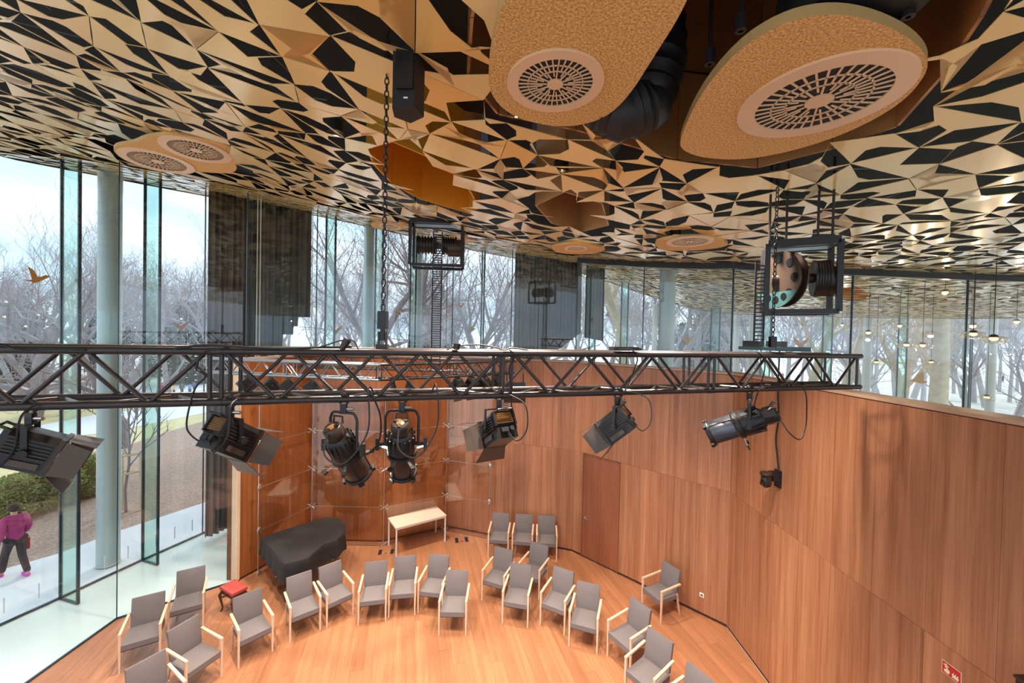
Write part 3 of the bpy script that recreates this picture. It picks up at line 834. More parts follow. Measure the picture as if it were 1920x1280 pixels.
def fresnel(label, top, drop, yaw, pitch, s=1.0, name='fresnel_lantern', doors=(38, 50, 30, 30), detail=True, cable=True):
    """top: where the hook sits; drop: pivot below the hook"""
    t = thing(name, label, 'stage light', top, 0, 'stage lanterns on the trusses')
    Mx = ori(yaw, pitch) * 1.0; pv = Vector((0, 0, -drop)); W_, H_, L_ = .25 * s, .27 * s, .27 * s
    def part(nm, m, mat, par=t, sm=False): return xf(m, Mx, pv).build(nm, M[mat], par, sm)
    m = MB(); m.prism([(-W_ / 2, -.02), (W_ / 2, -.02), (W_ / 2, H_ * .34), (W_ * .34, H_ / 2), (-W_ * .34, H_ / 2), (-W_ / 2, H_ * .34)], -L_ * .5, L_ * .5, Matrix(((1, 0, 0, 0), (0, 0, -1, 0), (0, 1, 0, 0), (0, 0, 0, 1))))
    m.box((0, 0, -H_ * .27), (W_ * .92, L_, H_ * .46))
    body = part('body', m, 'black')
    m = MB(); m.box((0, L_ * .5 + .012, 0), (W_ * 1.04, .025, H_ * 1.02)); part('front_frame', m, 'brownblack')
    m = MB(); m.cyl((0, L_ * .52, 0), (0, L_ * .53 + .02, 0), W_ * .42, 24); part('lens', m, 'steel', t, True)
    if detail:
        for i in range(9):
            m = MB(); z = H_ * (.04 + .044 * i); m.box((0, -L_ * .5 - .008, z), (W_ * .72, .018, H_ * .018)); part('vent_slat', m, 'copper' if i % 1 == 0 else 'black', body)
        for sx in (-1, 1):
            m = MB(); m.box((sx * W_ * .43, -L_ * .5 - .012, H_ * .2), (.018, .03, H_ * .5)); part('rear_post', m, 'black', body)
            for i in range(5):
                m = MB(); m.box((sx * (W_ * .5 + .006), 0, H_ * (-.12 + .09 * i)), (.014, L_ * .9, H_ * .03)); part('side_fin', m, 'brownblack', body)
            m = MB(); m.box((sx * W_ * .5, L_ * .1, -H_ * .32), (.01, L_ * .6, H_ * .16)); part('access_plate', m, 'door_flap', body)
        m = MB(); m.tube([(-W_ * .3, -L_ * .5, H_ * .42), (-W_ * .3, -L_ * .5 - .06, H_ * .46), (W_ * .3, -L_ * .5 - .06, H_ * .46), (W_ * .3, -L_ * .5, H_ * .42)], .009, 6); part('rear_handle', m, 'black', t, True)
        m = MB(); m.cyl((W_ * .2, -L_ * .5, -H_ * .2), (W_ * .2, -L_ * .5 - .03, -H_ * .2), .02, 10); part('focus_knob', m, 'black_soft', t, True)
        m = MB(); m.box((-W_ * .12, -L_ * .5 - .014, -H_ * .22), (W_ * .3, .03, H_ * .16)); part('socket_box', m, 'black_soft')
    # barn doors
    y0 = L_ * .5 + .03
    for k, (ax, an) in enumerate((('t', doors[0]), ('b', doors[1]), ('l', doors[2]), ('r', doors[3]))):
        m = MB(); ln = .17 * s; wd = W_ if ax in 'tb' else H_ * .96
        q = [(-wd * .5, 0), (wd * .5, 0), (wd * .66, ln), (-wd * .66, ln)] if ax in 'tb' else [(-wd * .5, 0), (wd * .5, 0), (wd * .42, ln * .9), (-wd * .42, ln * .9)]
        a = R(an)
        for zz in (0, .004):
            for u, v in q:
                out = v * math.sin(a) + zz; fw = v * math.cos(a)
                m.v.append({'t': (u, y0 + fw, H_ * .5 + out), 'b': (u, y0 + fw, -H_ * .5 - out), 'l': (-W_ * .52 - out, y0 + fw, u), 'r': (W_ * .52 + out, y0 + fw, u)}[ax])
        m.f = [(0, 1, 2, 3), (7, 6, 5, 4), (0, 4, 5, 1), (1, 5, 6, 2), (2, 6, 7, 3), (3, 7, 4, 0)]
        part('barn_door', m, 'door_flap')
    # yoke: two straps from the pivots to the hook
    xw = Mx @ Vector((W_ * .5 + .022, 0, 0)); xw.z = 0
    yk = MB(); zt0 = -.11
    for sg in (-1, 1):
        a, b = pv + xw * sg, Vector((xw.x * sg, xw.y * sg, zt0)); d = b - a
        yk.box((a + b) / 2, (.028, .006, d.length), Matrix.Rotation(-yaw, 3, 'Z') @ Matrix.Rotation(PI / 2, 3, 'Z'))
    yk.box(Vector((0, 0, zt0)), (xw.length * 2, .028, .006), Matrix.Rotation(-yaw, 3, 'Z')); yk.build('yoke', M['black'], t)
    for sg in (-1, 1):
        m = MB(); m.cyl(pv + xw * sg * .95, pv + xw * sg * 1.3, .024, 12); m.build('pivot_knob', M['black_soft'], t, True)
    clamp_part(t, Vector((0, 0, 0)))
    if cable:
        e = Mx @ Vector((0, -L_ * .55, -H_ * .2)) + pv
        m = MB(); pts = [e, e + Vector((.08, -.06, -.08)), e + Vector((.16, -.05, .02)), e + Vector((.14, 0, .2)), Vector((.06, -.02, .02))]
        q = []
        for i in range(25):
            u = i / 24 * 4; k = min(int(u), 3); f_ = u - k; p0, p1_, p2_, p3 = pts[max(k - 1, 0)], pts[k], pts[k + 1], pts[min(k + 2, 4)]
            q.append(.5 * ((2 * p1_) + (p2_ - p0) * f_ + (2 * p0 - 5 * p1_ + 4 * p2_ - p3) * f_ ** 2 + (3 * p1_ - p0 - 3 * p2_ + p3) * f_ ** 3))
        m.tube(q, .006, 5); m.build('power_cable', M['rubber'], t, True)
    return t
def profile(label, top, drop, yaw, pitch, s=1.0, yoke_w=.36, round_yoke=True, body='brownblack'):
    t = thing('profile_spotlight', label, 'stage light', top, 0, 'stage lanterns on the trusses')
    Mx = ori(yaw, pitch); pv = Vector((0, 0, -drop)); Ax = Matrix(((1, 0, 0, 0), (0, 0, 1, 0), (0, -1, 0, 0), (0, 0, 0, 1)))
    def part(nm, m, mat, par=t, sm=True): m.v = [tuple(s * Vector(p)) for p in m.v]; return xf(m, Mx, pv).build(nm, M[mat], par, sm)
    m = MB(); m.lathe([(.10, -.16), (.125, -.13), (.15, -.02), (.155, .06), (.14, .12)], Ax, 24); rear = part('reflector_housing', m, 'black')
    for k in range(16):
        a = 2 * PI * k / 16; m = MB(); m.box((.148 * math.cos(a), -.05, .148 * math.sin(a)), (.012, .17, .02), Matrix.Rotation(-a, 3, 'Y')); part('cooling_fin', m, 'black', rear, False)
    m = MB(); m.lathe([(.085, -.30), (.10, -.285), (.105, -.20), (.095, -.15)], Ax, 8); cap = part('tail_cap', m, 'black' if body == 'gunmetal' else 'brownblack')
    m = MB(); m.lathe([(.03, -.312), (.045, -.306), (.045, -.29), (.03, -.29)], Ax, 8); part('burner_ring', m, 'brownblack' if body == 'gunmetal' else 'copper', cap)
    for k in range(3):
        a = 2 * PI * k / 3 + .5; m = MB(); m.box((.055 * math.cos(a), -.305, .055 * math.sin(a)), (.045, .02, .03), Matrix.Rotation(-a, 3, 'Y')); part('tail_lug', m, 'black_soft', cap, False)
    m = MB(); m.tube([(-.06, -.27, .09), (-.055, -.33, .13), (.055, -.33, .13), (.06, -.27, .09)], .011, 8); part('tail_handle', m, 'brownblack')
    m = MB(); m.lathe([(.165, .09), (.168, .11), (.168, .135), (.155, .15)], Ax, 24); part('shutter_band', m, 'black')
    for k, a in enumerate((R(20), R(160), R(250), R(300))):
        m = MB(); c_, s_ = math.cos(a), math.sin(a); m.box((.21 * c_, .12, .21 * s_), (.10, .006, .03), Matrix.Rotation(-a, 3, 'Y')); sh = part('shutter_blade', m, 'steel', t, False)
        m = MB(); m.box((.275 * c_, .12, .275 * s_), (.045, .02, .045), Matrix.Rotation(-a, 3, 'Y')); part('shutter_grip', m, 'black_soft', sh, False)
    m = MB(); m.lathe([(.135, .14), (.14, .16), (.14, .40), (.13, .43)], Ax, 24); bar = part('lens_barrel', m, body)
    for k in range(4):
        a = PI / 4 + k * PI / 2; m = MB(); m.box((.143 * math.cos(a), .28, .143 * math.sin(a)), (.012, .26, .02), Matrix.Rotation(-a, 3, 'Y')); part('barrel_rib', m, 'black', bar, False)
    m = MB(); m.lathe([(.15, .42), (.158, .43), (.158, .455), (.15, .465)], Ax, 24); part('front_rim', m, 'black')
    for k in range(4):
        a = PI / 4 + k * PI / 2; m = MB(); m.box((.155 * math.cos(a), .455, .155 * math.sin(a)), (.05, .04, .06), Matrix.Rotation(-a, 3, 'Y')); part('frame_clip', m, 'black', t, False)
    m = MB(); m.cyl((0, .43, 0), (0, .445, 0), .13, 24); part('lens', m, 'steel')
    # yoke
    xd = Vector((math.cos(yaw), -math.sin(yaw), 0)); yw = yoke_w / 2 * s
    m = MB(); zt0 = -.10
    pts = [pv + xd * yw, Vector((xd.x * yw, xd.y * yw, zt0 - .05)), Vector((xd.x * yw * .86, xd.y * yw * .86, zt0 - .012)), Vector((xd.x * yw * .7, xd.y * yw * .7, zt0))]
    pts = pts + [Vector((-p.x, -p.y, p.z)) for p in pts[::-1]]
    m.tube(pts, .011 if round_yoke else .016, 8); m.build('yoke', M['black'], t, True)
    for sg in (-1, 1):
        m = MB(); m.cyl(pv + xd * sg * .14 * s, pv + xd * sg * (yw + .05), .013, 8); m.box(pv + xd * sg * (yw + .055), (.025, .035, .09), Matrix.Rotation(-yaw, 3, 'Z')); m.build('tilt_knob', M['black_soft'], t)
    clamp_part(t, Vector((0, 0, 0)))
    e = Mx @ Vector((0, -.3 * s, -.03)) + pv
    m = MB(); q = []
    pts = [e, e + Vector((.03, -.12, -.14)), e + Vector((.16, -.1, -.2)), e + Vector((.28, 0, .0)), e + Vector((.26, .05, .3)), Vector((.22, .02, .04))]
    for i in range(31):
        u = i / 30 * 5; k = min(int(u), 4); f_ = u - k; p0, p1_, p2_, p3 = pts[max(k - 1, 0)], pts[k], pts[k + 1], pts[min(k + 2, 5)]
        q.append(.5 * ((2 * p1_) + (p2_ - p0) * f_ + (2 * p0 - 5 * p1_ + 4 * p2_ - p3) * f_ ** 2 + (3 * p1_ - p0 - 3 * p2_ + p3) * f_ ** 3))
    m.tube(q, .006, 5); m.build('power_cable', M['rubber'], t, True)
    return t
def under(px, back=0.0): return tpos(px, back, -SEC)
fresnel('fresnel lantern with an orange-lit barn door hanging at the left picture edge', under(58), .26, R(52), R(-26), .82, doors=(2, 30, 15, 4))
fresnel('fresnel lantern with slatted rear hanging before the grey curtain', under(432), .25, R(24), R(-34), .85, doors=(20, 20, 25, 45))
profile('profile spotlight with bent cable, left of the pair above the piano', under(646), .36, R(20), R(-56), .70)
profile('profile spotlight pointing straight down the room, right of the pair', under(756), .36, R(-8), R(-62), .70)
fresnel('fresnel lantern with blue-grey barn door open to the left', under(938), .28, R(-32), R(-32), .85, doors=(20, 30, 50, 20))
fresnel('fresnel lantern tilted down to the left with a cable loop', under(1160), .29, R(-62), R(-42), .88, doors=(8, 15, 20, 20))
profile('long silver-sided profile spotlight near the right end of the truss', under(1408), .33, R(-60), R(-26), .88, .28, False, 'gunmetal')
RD = (r1 - r0).normalized(); RD2 = (r2 - r1).normalized()
def rear_top(px, a=r0, d=RD):
    v = ray(px, 700); n = Vector((-d.y, d.x)); t = (n.x * a.x + n.y * a.y) / (n.x * v.x + n.y * v.y)
    return Vector((v.x * t, v.y * t, RZ - .29))
for px, yaw, lab in ((462, 40, 'first small fresnel under the silver rear truss, beside the curtain'), (508, 45, 'second small fresnel under the silver rear truss'), (540, 60, 'third small fresnel under the silver rear truss'), (585, 65, 'fourth small fresnel under the silver rear truss, nearest the middle')):
    fresnel(lab, rear_top(px), .2, R(yaw), R(-50), .9, detail=False, cable=False)
for px, yaw, lab in ((858, -60, 'first small fresnel under the dark rear truss arm'), (883, -55, 'second small fresnel under the dark rear truss arm'), (908, -50, 'third small fresnel under the dark rear truss arm'), (932, -40, 'last small fresnel under the dark rear truss arm, beside the coupler')):
    fresnel(lab, rear_top(px, r1, RD2), .2, R(yaw), R(-50), .9, detail=False, cable=False)
for px, lab in ((738, 'small lamp holder under the rear truss corner, left of two'), (766, 'small lamp holder under the rear truss corner, right of two')):
    P = rear_top(px, r1, RD2); t = thing('lamp_holder', lab, 'lamp', P)
    m = MB(); m.lathe([(.02, -.02), (.035, -.08), (.06, -.16), (.06, -.24), (.03, -.27)], None, 12); m.build('shade', M['black'], t, True)
    m = MB(); m.cyl((0, 0, 0), (0, 0, -.05), .018, 8); m.build('stem', M['steel'], t, True)
# hanging plate with barn door beyond the coupler
P = rear_top(962, r1, RD2); t = thing('flood_lantern', 'flat dark flood lantern hanging right of the truss coupler', 'stage light', P, 0, 'stage lanterns on the trusses')
m = MB(); m.box((.05, 0, -.28), (.5, .3, .1)); m.build('body', M['black'], t)
m = MB(); m.box((.05, -.18, -.55), (.52, .02, .3), Matrix.Rotation(R(20), 3, 'X')); m.build('barn_door', M['black'], t)
m = MB(); m.box((-.15, 0, -.13), (.03, .03, .26)); m.box((.25, 0, -.13), (.03, .03, .26)); m.build('yoke', M['black'], t)

# ---------------------------------------------------------------- cables lying on the front truss
def spline(pts, n=10):
    q = []
    for k in range(len(pts) - 1):
        p0, p1_, p2_, p3 = pts[max(k - 1, 0)], pts[k], pts[k + 1], pts[min(k + 2, len(pts) - 1)]
        for i in range(n):
            f_ = i / n
            q.append(.5 * ((2 * p1_) + (p2_ - p0) * f_ + (2 * p0 - 5 * p1_ + 4 * p2_ - p3) * f_ ** 2 + (3 * p1_ - p0 - 3 * p2_ + p3) * f_ ** 3))
    return q + [pts[-1]]
def tc_(px, py, back=-.03):
    d = ray(px, py); P = TA + TN * back; t = (TN.x * P.x + TN.y * P.y) / (TN.x * d.x + TN.y * d.y); return Vector((0, 0, EYE)) + d * t
for lab, pts, r in (
    ('black cable resting on the truss at the left picture edge', [(-40, 640), (10, 648), (40, 655), (90, 653), (160, 655)], .009),
    ('bundle of black cables arching over the truss before the curtain', [(330, 653), (385, 647), (450, 650), (520, 653), (600, 651), (660, 650)], .008),
    ('black cable looping below the truss left of the slatted lantern', [(430, 652), (385, 660), (368, 690), (385, 705), (365, 730), (350, 790), (358, 815), (385, 830), (410, 815)], .006),
    ('thin cable rising in an arc from the truss left of the chain', [(560, 655), (600, 650), (640, 638), (662, 638), (672, 655)], .005),
    ('cable arch on the truss right of the chain hook', [(838, 655), (860, 648), (895, 646), (925, 650), (945, 656), (960, 652), (990, 656)], .006),
    ('cable hanging from the truss coupler over the middle lantern', [(955, 655), (965, 668), (955, 690), (958, 730), (960, 770), (968, 790)], .006),
    ('cable wound around the truss above the tilted lantern', [(1160, 655), (1185, 656), (1195, 672), (1190, 690), (1178, 720), (1165, 745), (1160, 765)], .006),
    ('thin cable curling down from the truss at the long spotlight', [(1420, 660), (1432, 670), (1434, 690), (1428, 715), (1420, 740), (1412, 765)], .006),
    ('long power cable bowed between truss and left profile spotlight', [(700, 745), (712, 775), (714, 810), (706, 835), (690, 850), (675, 852)], .007)):
    P = [tc_(*p) for p in pts]; o = P[0].copy(); m = MB(); m.tube([p - o for p in spline(P)], r, 6)
    tag(m.build('cable', M['rubber'], None, True, loc=o), lab, 'cable', 'cables on the front truss')
# connector stubs standing on the truss
for (a, b), lab in ((((640, 655), (652, 636)), 'dark cable connector sticking up from the truss left of the chain'), (((856, 655), (857, 644)), 'small dark connector on top of the truss right of the chain')):
    p, q = tc_(*a), tc_(*b); m = MB(); m.cyl((0, 0, 0), q - p, .022, 10, .03); tag(m.build('cable_connector', M['brownblack'], None, True, loc=p), lab, 'connector')

P = tpos(1170, .02, .03); t = thing('junction_box', 'small flat black junction box on the truss above the tilted lantern', 'box', P, math.atan2(TD.y, TD.x))
m = MB(); m.box((0, 0, .022), (.26, .09, .035)); m.build('case', M['black'], t)
m = MB(); m.cyl((.13, 0, .02), (.18, 0, .02), .012, 8); m.build('plug', M['rubber'], t)
# ================================================================ hoists, chain, speaker
P0 = tpos(717, .1, .03); ztop = zceil(P0.x, P0.y)
t = thing('hoist_chain', 'black link chain hanging from the leaf ceiling to the truss hook', 'chain', P0)
link = MB()
pts = [Vector((.016 * math.cos(a), 0, .03 * math.sin(a))) for a in [2 * PI * k / 10 for k in range(10)]]
link.tube(pts + [pts[0]], .0055, 5, False); lm = link.mesh('chain_link', M['black'])
z = .32; k = 0
while P0.z + z < ztop + .35:
    share('chain_link', lm, t, (0, 0, z), (0, 0, PI / 2 * (k % 2))); z += .049; k += 1
m = MB(); m.box((0, 0, .22), (.07, .06, .14)); m.box((0, 0, .11), (.03, .03, .1)); m.build('hook_block', M['black'], t)
m = MB(); m.box((-.03, 0, .07), (.012, .03, .12)); m.box((.03, 0, .07), (.012, .03, .12)); m.box((0, 0, .0), (.09, .05, .06)); m.build('shackle', M['brownblack'], t)
def hoist(label, fr, ang, W_, H_, D_, drums, lad_bottom, lad_w, lad_off, teal):
    """winch frame: fr is the lower front corner; ladder-like cable band runs down to the truss"""
    t = thing('winch_hoist', label, 'hoist', fr, ang)
    b = .05
    for nm, c, d in (('frame_post', (0, 0, H_ / 2), (b, b, H_)), ('frame_post', (W_, 0, H_ / 2), (b, b, H_)), ('frame_post', (0, D_, H_ / 2), (b, b, H_)), ('frame_post', (W_, D_, H_ / 2), (b, b, H_)),
                     ('frame_rail', (W_ / 2, 0, 0), (W_, b, b)), ('frame_rail', (W_ / 2, D_, 0), (W_, b, b)), ('frame_rail', (W_ / 2, 0, H_), (W_, b, b * 1.6)), ('frame_rail', (W_ / 2, D_, H_), (W_, b, b * 1.6))):
        m = MB(); m.box(c, d); m.build(nm, M['black'], t)
    m = MB(); m.box((W_ / 2, D_ / 2, H_ + .01), (W_ * .9, D_ * .5, .1)); m.build('top_beam', M['truss_grey'], t)
    Ay = Matrix.Rotation(PI / 2, 4, 'Y')
    for x, r, wd, hl in drums:
        T_ = Matrix.Translation((x, D_ / 2, H_ * .5)) @ (Matrix.Rotation(R(32), 4, 'Z') if hl else Matrix.Identity(4)) @ Ay
        m = MB(); m.lathe([(r * .3, -wd / 2), (r, -wd / 2), (r, -wd / 2 + .015), (r * .8, -wd / 2 + .02), (r * .8, wd / 2 - .02), (r, wd / 2 - .015), (r, wd / 2), (r * .3, wd / 2)], T_, 28); dr = m.build('drum', M['brownblack' if hl else 'black'], t, True)
        if not hl:
            for k in range(6): mm = MB(); mm.lathe([(r * .8, -.012), (r * .98, -.008), (r * .98, .008), (r * .8, .012)], T_ @ Matrix.Translation((0, 0, wd * (-.4 + .16 * k))), 20); mm.build('drum_flange', M['black'], dr, True)
        if hl:
            for k in range(8):
                a = 2 * PI * k / 8; m = MB(); c = T_ @ Vector((math.cos(a) * r * .74, math.sin(a) * r * .74, -wd / 2 - .006)); c2 = T_ @ Vector((math.cos(a) * r * .74, math.sin(a) * r * .74, -wd / 2 + .001))
                m.cyl(c, c2, r * .15, 12); m.build('drum_hole', M['lacquer'], dr)
            gp = [(r * 1.03 * math.cos(b), r * 1.03 * math.sin(b)) for b in [2 * PI * q / 40 for q in range(40)]]
            gp = [p for p in gp if (T_ @ Vector((p[0], p[1], 0))).z < H_ * .5 - r * .38]
            gp.sort(key=lambda p: (T_ @ Vector((p[0], p[1], 0))).x)
            m = MB(); m.prism(gp, -wd / 2 - .016, -wd / 2 - .010, T_); gd = m.build('guard_plate', M[teal], t)
            for q in (-1, 0, 1):
                a = PI + q * .5 if abs((T_ @ Vector((-1, 0, 0))).z - H_ * .5) > .5 else q * .5 - PI / 2
                ctr = T_ @ Vector((math.cos(a) * r * .74, math.sin(a) * r * .74, -wd / 2 - .019))
                if ctr.z > H_ * .5: ctr = T_ @ Vector((-math.cos(a) * r * .74, -math.sin(a) * r * .74, -wd / 2 - .019))
                m = MB(); m.cyl(ctr, ctr + (T_.to_3x3() @ Vector((0, 0, .003))), r * .13, 12); m.build('guard_hole', M['lacquer'], gd)
    m = MB(); m.cyl((W_ * .1, D_ / 2, H_ * .5), (W_ * .92, D_ / 2, H_ * .5), .05, 12); m.build('axle', M['brownblack'], t, True)
    m = MB(); m.cyl((W_ * .72, D_ / 2, H_ * .45), (W_ * .98, D_ / 2, H_ * .45), .16, 18); mo = m.build('motor', M['brownblack'], t, True)
    m = MB(); m.box((W_ * .99, D_ / 2 - .08, H_ * .36), (.01, .07, .035)); m.build('warning_tag', M['shaft_orange'], mo)
    for x in (W_ * .05, W_ * .3, W_ * .75, W_ * .95):
        m = MB(); m.cyl((x, D_ * .5, H_), (x, D_ * .5, H_ + .9), .012, 6); m.build('hanger_rod', M['black'], t)
    # cable band: side links, rungs
    zb = lad_bottom - fr.z; n = int((H_ * .75 - zb) / .042); g = empty_part('cable_band', t)
    m = MB()
    for sx in (-1, 1): m.box((lad_off + sx * lad_w / 2, 0, (zb + H_ * .75) / 2), (.018, .03, H_ * .75 - zb))
    m.build('band_side', M['black_soft'], g)
    rm = MB(); rm.box((0, 0, 0), (lad_w, .03, .012)); rme = rm.mesh('band_rung', M['black_soft'])
    for k in range(n): share('band_rung', rme, g, (lad_off, 0, zb + .02 + k * .042))
    return t
fr = at(1436, 584, 4.25)
hoist('black winch hoist with holed cable drum on the right, above the truss end', fr, R(-26), .62, .72, .34, [(.16, .3, .1, True), (.5, .19, .14, False)], tpos(1440, 0, .06).z, .085, -.06, 'teal')
fr = at(768, 495, 7.2)
hoist('black winch hoist frame hanging in the middle against the bright glass', fr, R(4), .94, .80, .4, [(.28, .17, .34, False), (.70, .17, .26, False)], RZ + .02, .16, .5, 'teal')
Pc = tpos(1448, .05, .08); ztc = zceil(Pc.x, Pc.y)
t = thing('hoist_chain', 'thin link chain beside the cable band of the right hoist', 'chain', Pc)
z = 0.0; k = 0
while Pc.z + z < ztc + .3:
    share('chain_link', lm, t, (0, 0, z), (0, 0, PI / 2 * (k % 2))); z += .049; k += 1
m = MB(); m.box((0, 0, .05), (.06, .05, .14)); m.build('hook_block', M['black'], t)
P = tpos(1418, .17, .03)
t = thing('truss_adapter', 'flat teal-grey hoist bracket lying on the right end of the truss', 'bracket', P, math.atan2(TD.y, TD.x))
m = MB(); m.box((.12, 0, .04), (.42, .3, .035)); m.build('plate', M['teal'], t)
m = MB(); m.box((.55, .02, .035), (.42, .1, .05)); m.build('arm', M['teal'], t)
for x in (-.05, .28): m = MB(); m.box((x, 0, .08), (.07, .2, .08)); m.build('bracket_block', M['black'], t)
P = tpos(712, .17, .0) 
# hanging line speaker in the ceiling
A = at(768, 216, 2.9); t = thing('column_speaker', 'tall black column speaker poking down through the leaf panels', 'speaker', A)
m = MB(); m.prism([(-.1, -.09), (.06, -.11), (.1, .02), (-.02, .11), (-.12, .03)], 0, .95); m.build('cabinet', M['black_soft'], t)
m = MB(); m.prism([(-.07, -.12), (.05, -.125), (.05, -.115), (-.07, -.11)], .12, .9); m.build('grille_cloth', M['black'], t)
m = MB(); m.box((0, -.112, .06), (.03, .006, .01)); m.build('badge', M['white'], t)
# hanger rods over the truss end
m = MB()
# ================================================================ columns
def column(label, x, y, r, ztop, band=None):
    t = thing('round_column', label, 'column', (x, y, 0), 0, 'grey round columns')
    m = MB(); m.cyl((0, 0, 0), (0, 0, ztop), r, 28); m.build('shaft', M['column_pale' if r < .21 else 'column'], t, True)
    m = MB(); m.cyl((0, 0, 0), (0, 0, .04), r * 1.03, 28); m.build('base_ring', M['steel'], t, True)
    m = MB(); m.cyl((0, 0, ztop - .5), (0, 0, ztop), r * 1.02, 28); m.build('head_sleeve', M['column_pale' if r < .21 else 'column'], t, True)
c = onz(203, 1056); column('thick blue-grey column outside the left glass', c.x, c.y, .215, zceil(c.x, c.y) + .1)
for px, Y, r, lab in ((690, 16.4, .21, 'grey-green column outside the far glass, left of the hanging chain'), (783, 20.0, .21, 'grey-green column behind the middle hoist'), (1250, 11.4, .215, 'grey-green column behind the wooden wall, right of the curtain'),
                      (1228, 24.5, .15, 'thin pale far column just left of the grey-green column'), (1382, 24, .16, 'thin pale far column left of the right hoist band'), (1410, 24, .16, 'thin pale far column right beside the hoist band'), (1628, 23, .2, 'pale far column past the right end of the truss'), (1862, 22.5, .2, 'pale far column at the right picture edge')):
    P = fx(px, Y); column(lab, P.x, P.y, r, zceil(P.x, P.y) + .1)
# ================================================================ curtains
def curtain(label, path, ztop, hem, mat, n=150, fold=.07, wl=.16):
    """path: plan polyline; hem(s): height of the lower edge at fraction s"""
    seg = [(b - a).length for a, b in zip(path, path[1:])]; L = sum(seg)
    P = []
    for i in range(n + 1):
        s = i / n * L; k = 0
        while k < len(seg) - 1 and s > seg[k]: s -= seg[k]; k += 1
        d = (path[k + 1] - path[k]).normalized(); p = path[k] + d * s; nn = Vector((-d.y, d.x, 0))
        u = i / n * L / wl
        P.append((p + nn * (fold * math.sin(2 * PI * u) * (1 + .4 * math.sin(u * 1.7)) + .02 * math.sin(u * 3.1)), p))
    o = P[0][1].copy(); t = thing('curtain', label, 'curtain', o)
    vs = []; fs = []; rows = 6
    for i, (p, c_) in enumerate(P):
        zt, zb = ztop(c_), hem(i / n)
        for j in range(rows + 1):
            z = zb + (zt - zb) * j / rows; w_ = 1.0 - .25 * (j / rows); q = c_ + (p - c_) * w_
            vs.append((q.x - o.x, q.y - o.y, z))
    for i in range(n):
        for j in range(rows): a = i * (rows + 1) + j; fs.append((a, a + rows + 1, a + rows + 2, a + 1))
    m = MB(); m.add(vs, fs); cu = m.build('cloth', M[mat], t, True)
    md = cu.modifiers.new('thick', 'SOLIDIFY'); md.thickness = .006
    m = MB(); pp = [Vector((c_.x - o.x, c_.y - o.y, ztop(c_) + .02)) for p, c_ in P[::10]]; m.tube(pp, .02, 6); m.build('track', M['black'], t)
    return t
zt = lambda p: zceil(p.x, p.y) + .03
c0 = onz(386, 1012); c0.z = 0
cpath = [c0, Vector((-7.75, 11.9, 0)), fx(520, 12.6), fx(582, 13.0)]
def hemL(s):
    return .06 if s < .58 else (5.2 if s < .74 else (5.62 if s < .84 else (5.9 if s < .88 else 6.2)))
curtain('tall dark curtain between the left glass skins with a stepped lower edge', cpath, zt, hemL, 'curtain', 220)
cp2 = [fx(964, 13.2), fx(1030, 13.4), fx(1088, 13.6)]
curtain('grey pleated curtain behind the wooden wall with a rising lower edge', cp2, zt, lambda s: 4.9 + max(0, s - .45) * 1.75, 'curtain2', 150, .06, .13)
cp3 = [fx(1097, 14.2), fx(1131, 14.4)]
curtain('narrow grey curtain strip right of the pleated curtain', cp3, zt, lambda s: 5.72 - s * .1, 'curtain2', 50, .05, .13)
# pull cords
for lab, px, Y, z0 in (('pale curtain cord with weight hanging before the dark curtain', 481, 10.6, 5.0), ('second pale cord beside the first before the dark curtain', 487, 10.6, 5.0), ('thin cord hanging at the right edge of the dark curtain', 584, 12.4, 5.2), ('thin cord hanging at the left edge of the grey curtain', 950, 12.8, 5.2)):
    P = fx(px, Y); zz = zceil(P.x, P.y); t = thing('pull_rope', lab, 'rope', (P.x, P.y, z0))
    m = MB(); m.cyl((0, 0, 0), (0, 0, zz - z0), .012, 6); m.build('line', M['cord'], t)
    m = MB(); m.lathe([(.02, 0), (.035, .02), (.03, .12), (.012, .16)], None, 10); m.build('toggle', M['cord'], t, True)
# ================================================================ glass acoustic screens before the rear wood walls
def screen(label, A, B, rows, h, fit_ends, out=.2, rods=True):
    d = (B - A); L = d.length; d.normalize(); n = Vector((d.y, -d.x, 0)); ang = math.atan2(d.y, d.x)
    t = thing('glass_screen', label, 'glass screen', A + n * out, ang)
    for r_ in range(rows):
        m = MB(); m.box((L / 2, 0, .03 + h * (r_ + .5)), (L - .03, .012, h - .02)); m.build('glass_pane', M['reflector'], t)
        m = MB(); m.box((L / 2, 0, .03 + h * r_), (L - .06, .016, .012)); m.build('pane_edge', M['steel'], t)
    for e, on in ((0.0, fit_ends[0]), (L, fit_ends[1])):
        if not on: continue
        m = MB(); m.cyl((e, .03, 0), (e, .03, rows * h + .05), .012, 8); m.build('support_rod', M['steel'], t, True)
        for r_ in range(rows + 1):
            z = .03 + h * r_
            if on == 1:
                f = empty_part('spider_fitting', t)
                m = MB(); m.cyl((e, -.02, z), (e, out - .03, z), .016, 8); m.build('stand_off', M['steel'], f, True)
                m = MB()
                for sx in (-1, 1):
                    for sz in (-1, 1): m.cyl((e, -.012, z), (e + sx * .085, -.012, z + sz * .05), .009, 6); m.cyl((e + sx * .085, -.03, z + sz * .05), (e + sx * .085, .012, z + sz * .05), .022, 10)
                m.build('arms', M['steel'], f, True)
            else:
                m = MB(); m.ball((e, -.01, z), (.055, .02, .085), 12, 8); m.build('end_cap_fitting', M['steel'], t, True)
    return t
AE = plan(onplane(474, 1075, E0, W1))
DE = plan(onplane(921, 1000, W4, P1))
screen('leftmost clear glass acoustic screen, beside the pale wall edge', AE, W1 + (AE - W1).normalized() * .1, 4, 1.02, (2, 0))
screen('clear glass acoustic screen on the wall behind the piano tail', W1 + (W3 - W1).normalized() * .1, W3, 4, 1.02, (1, 0))
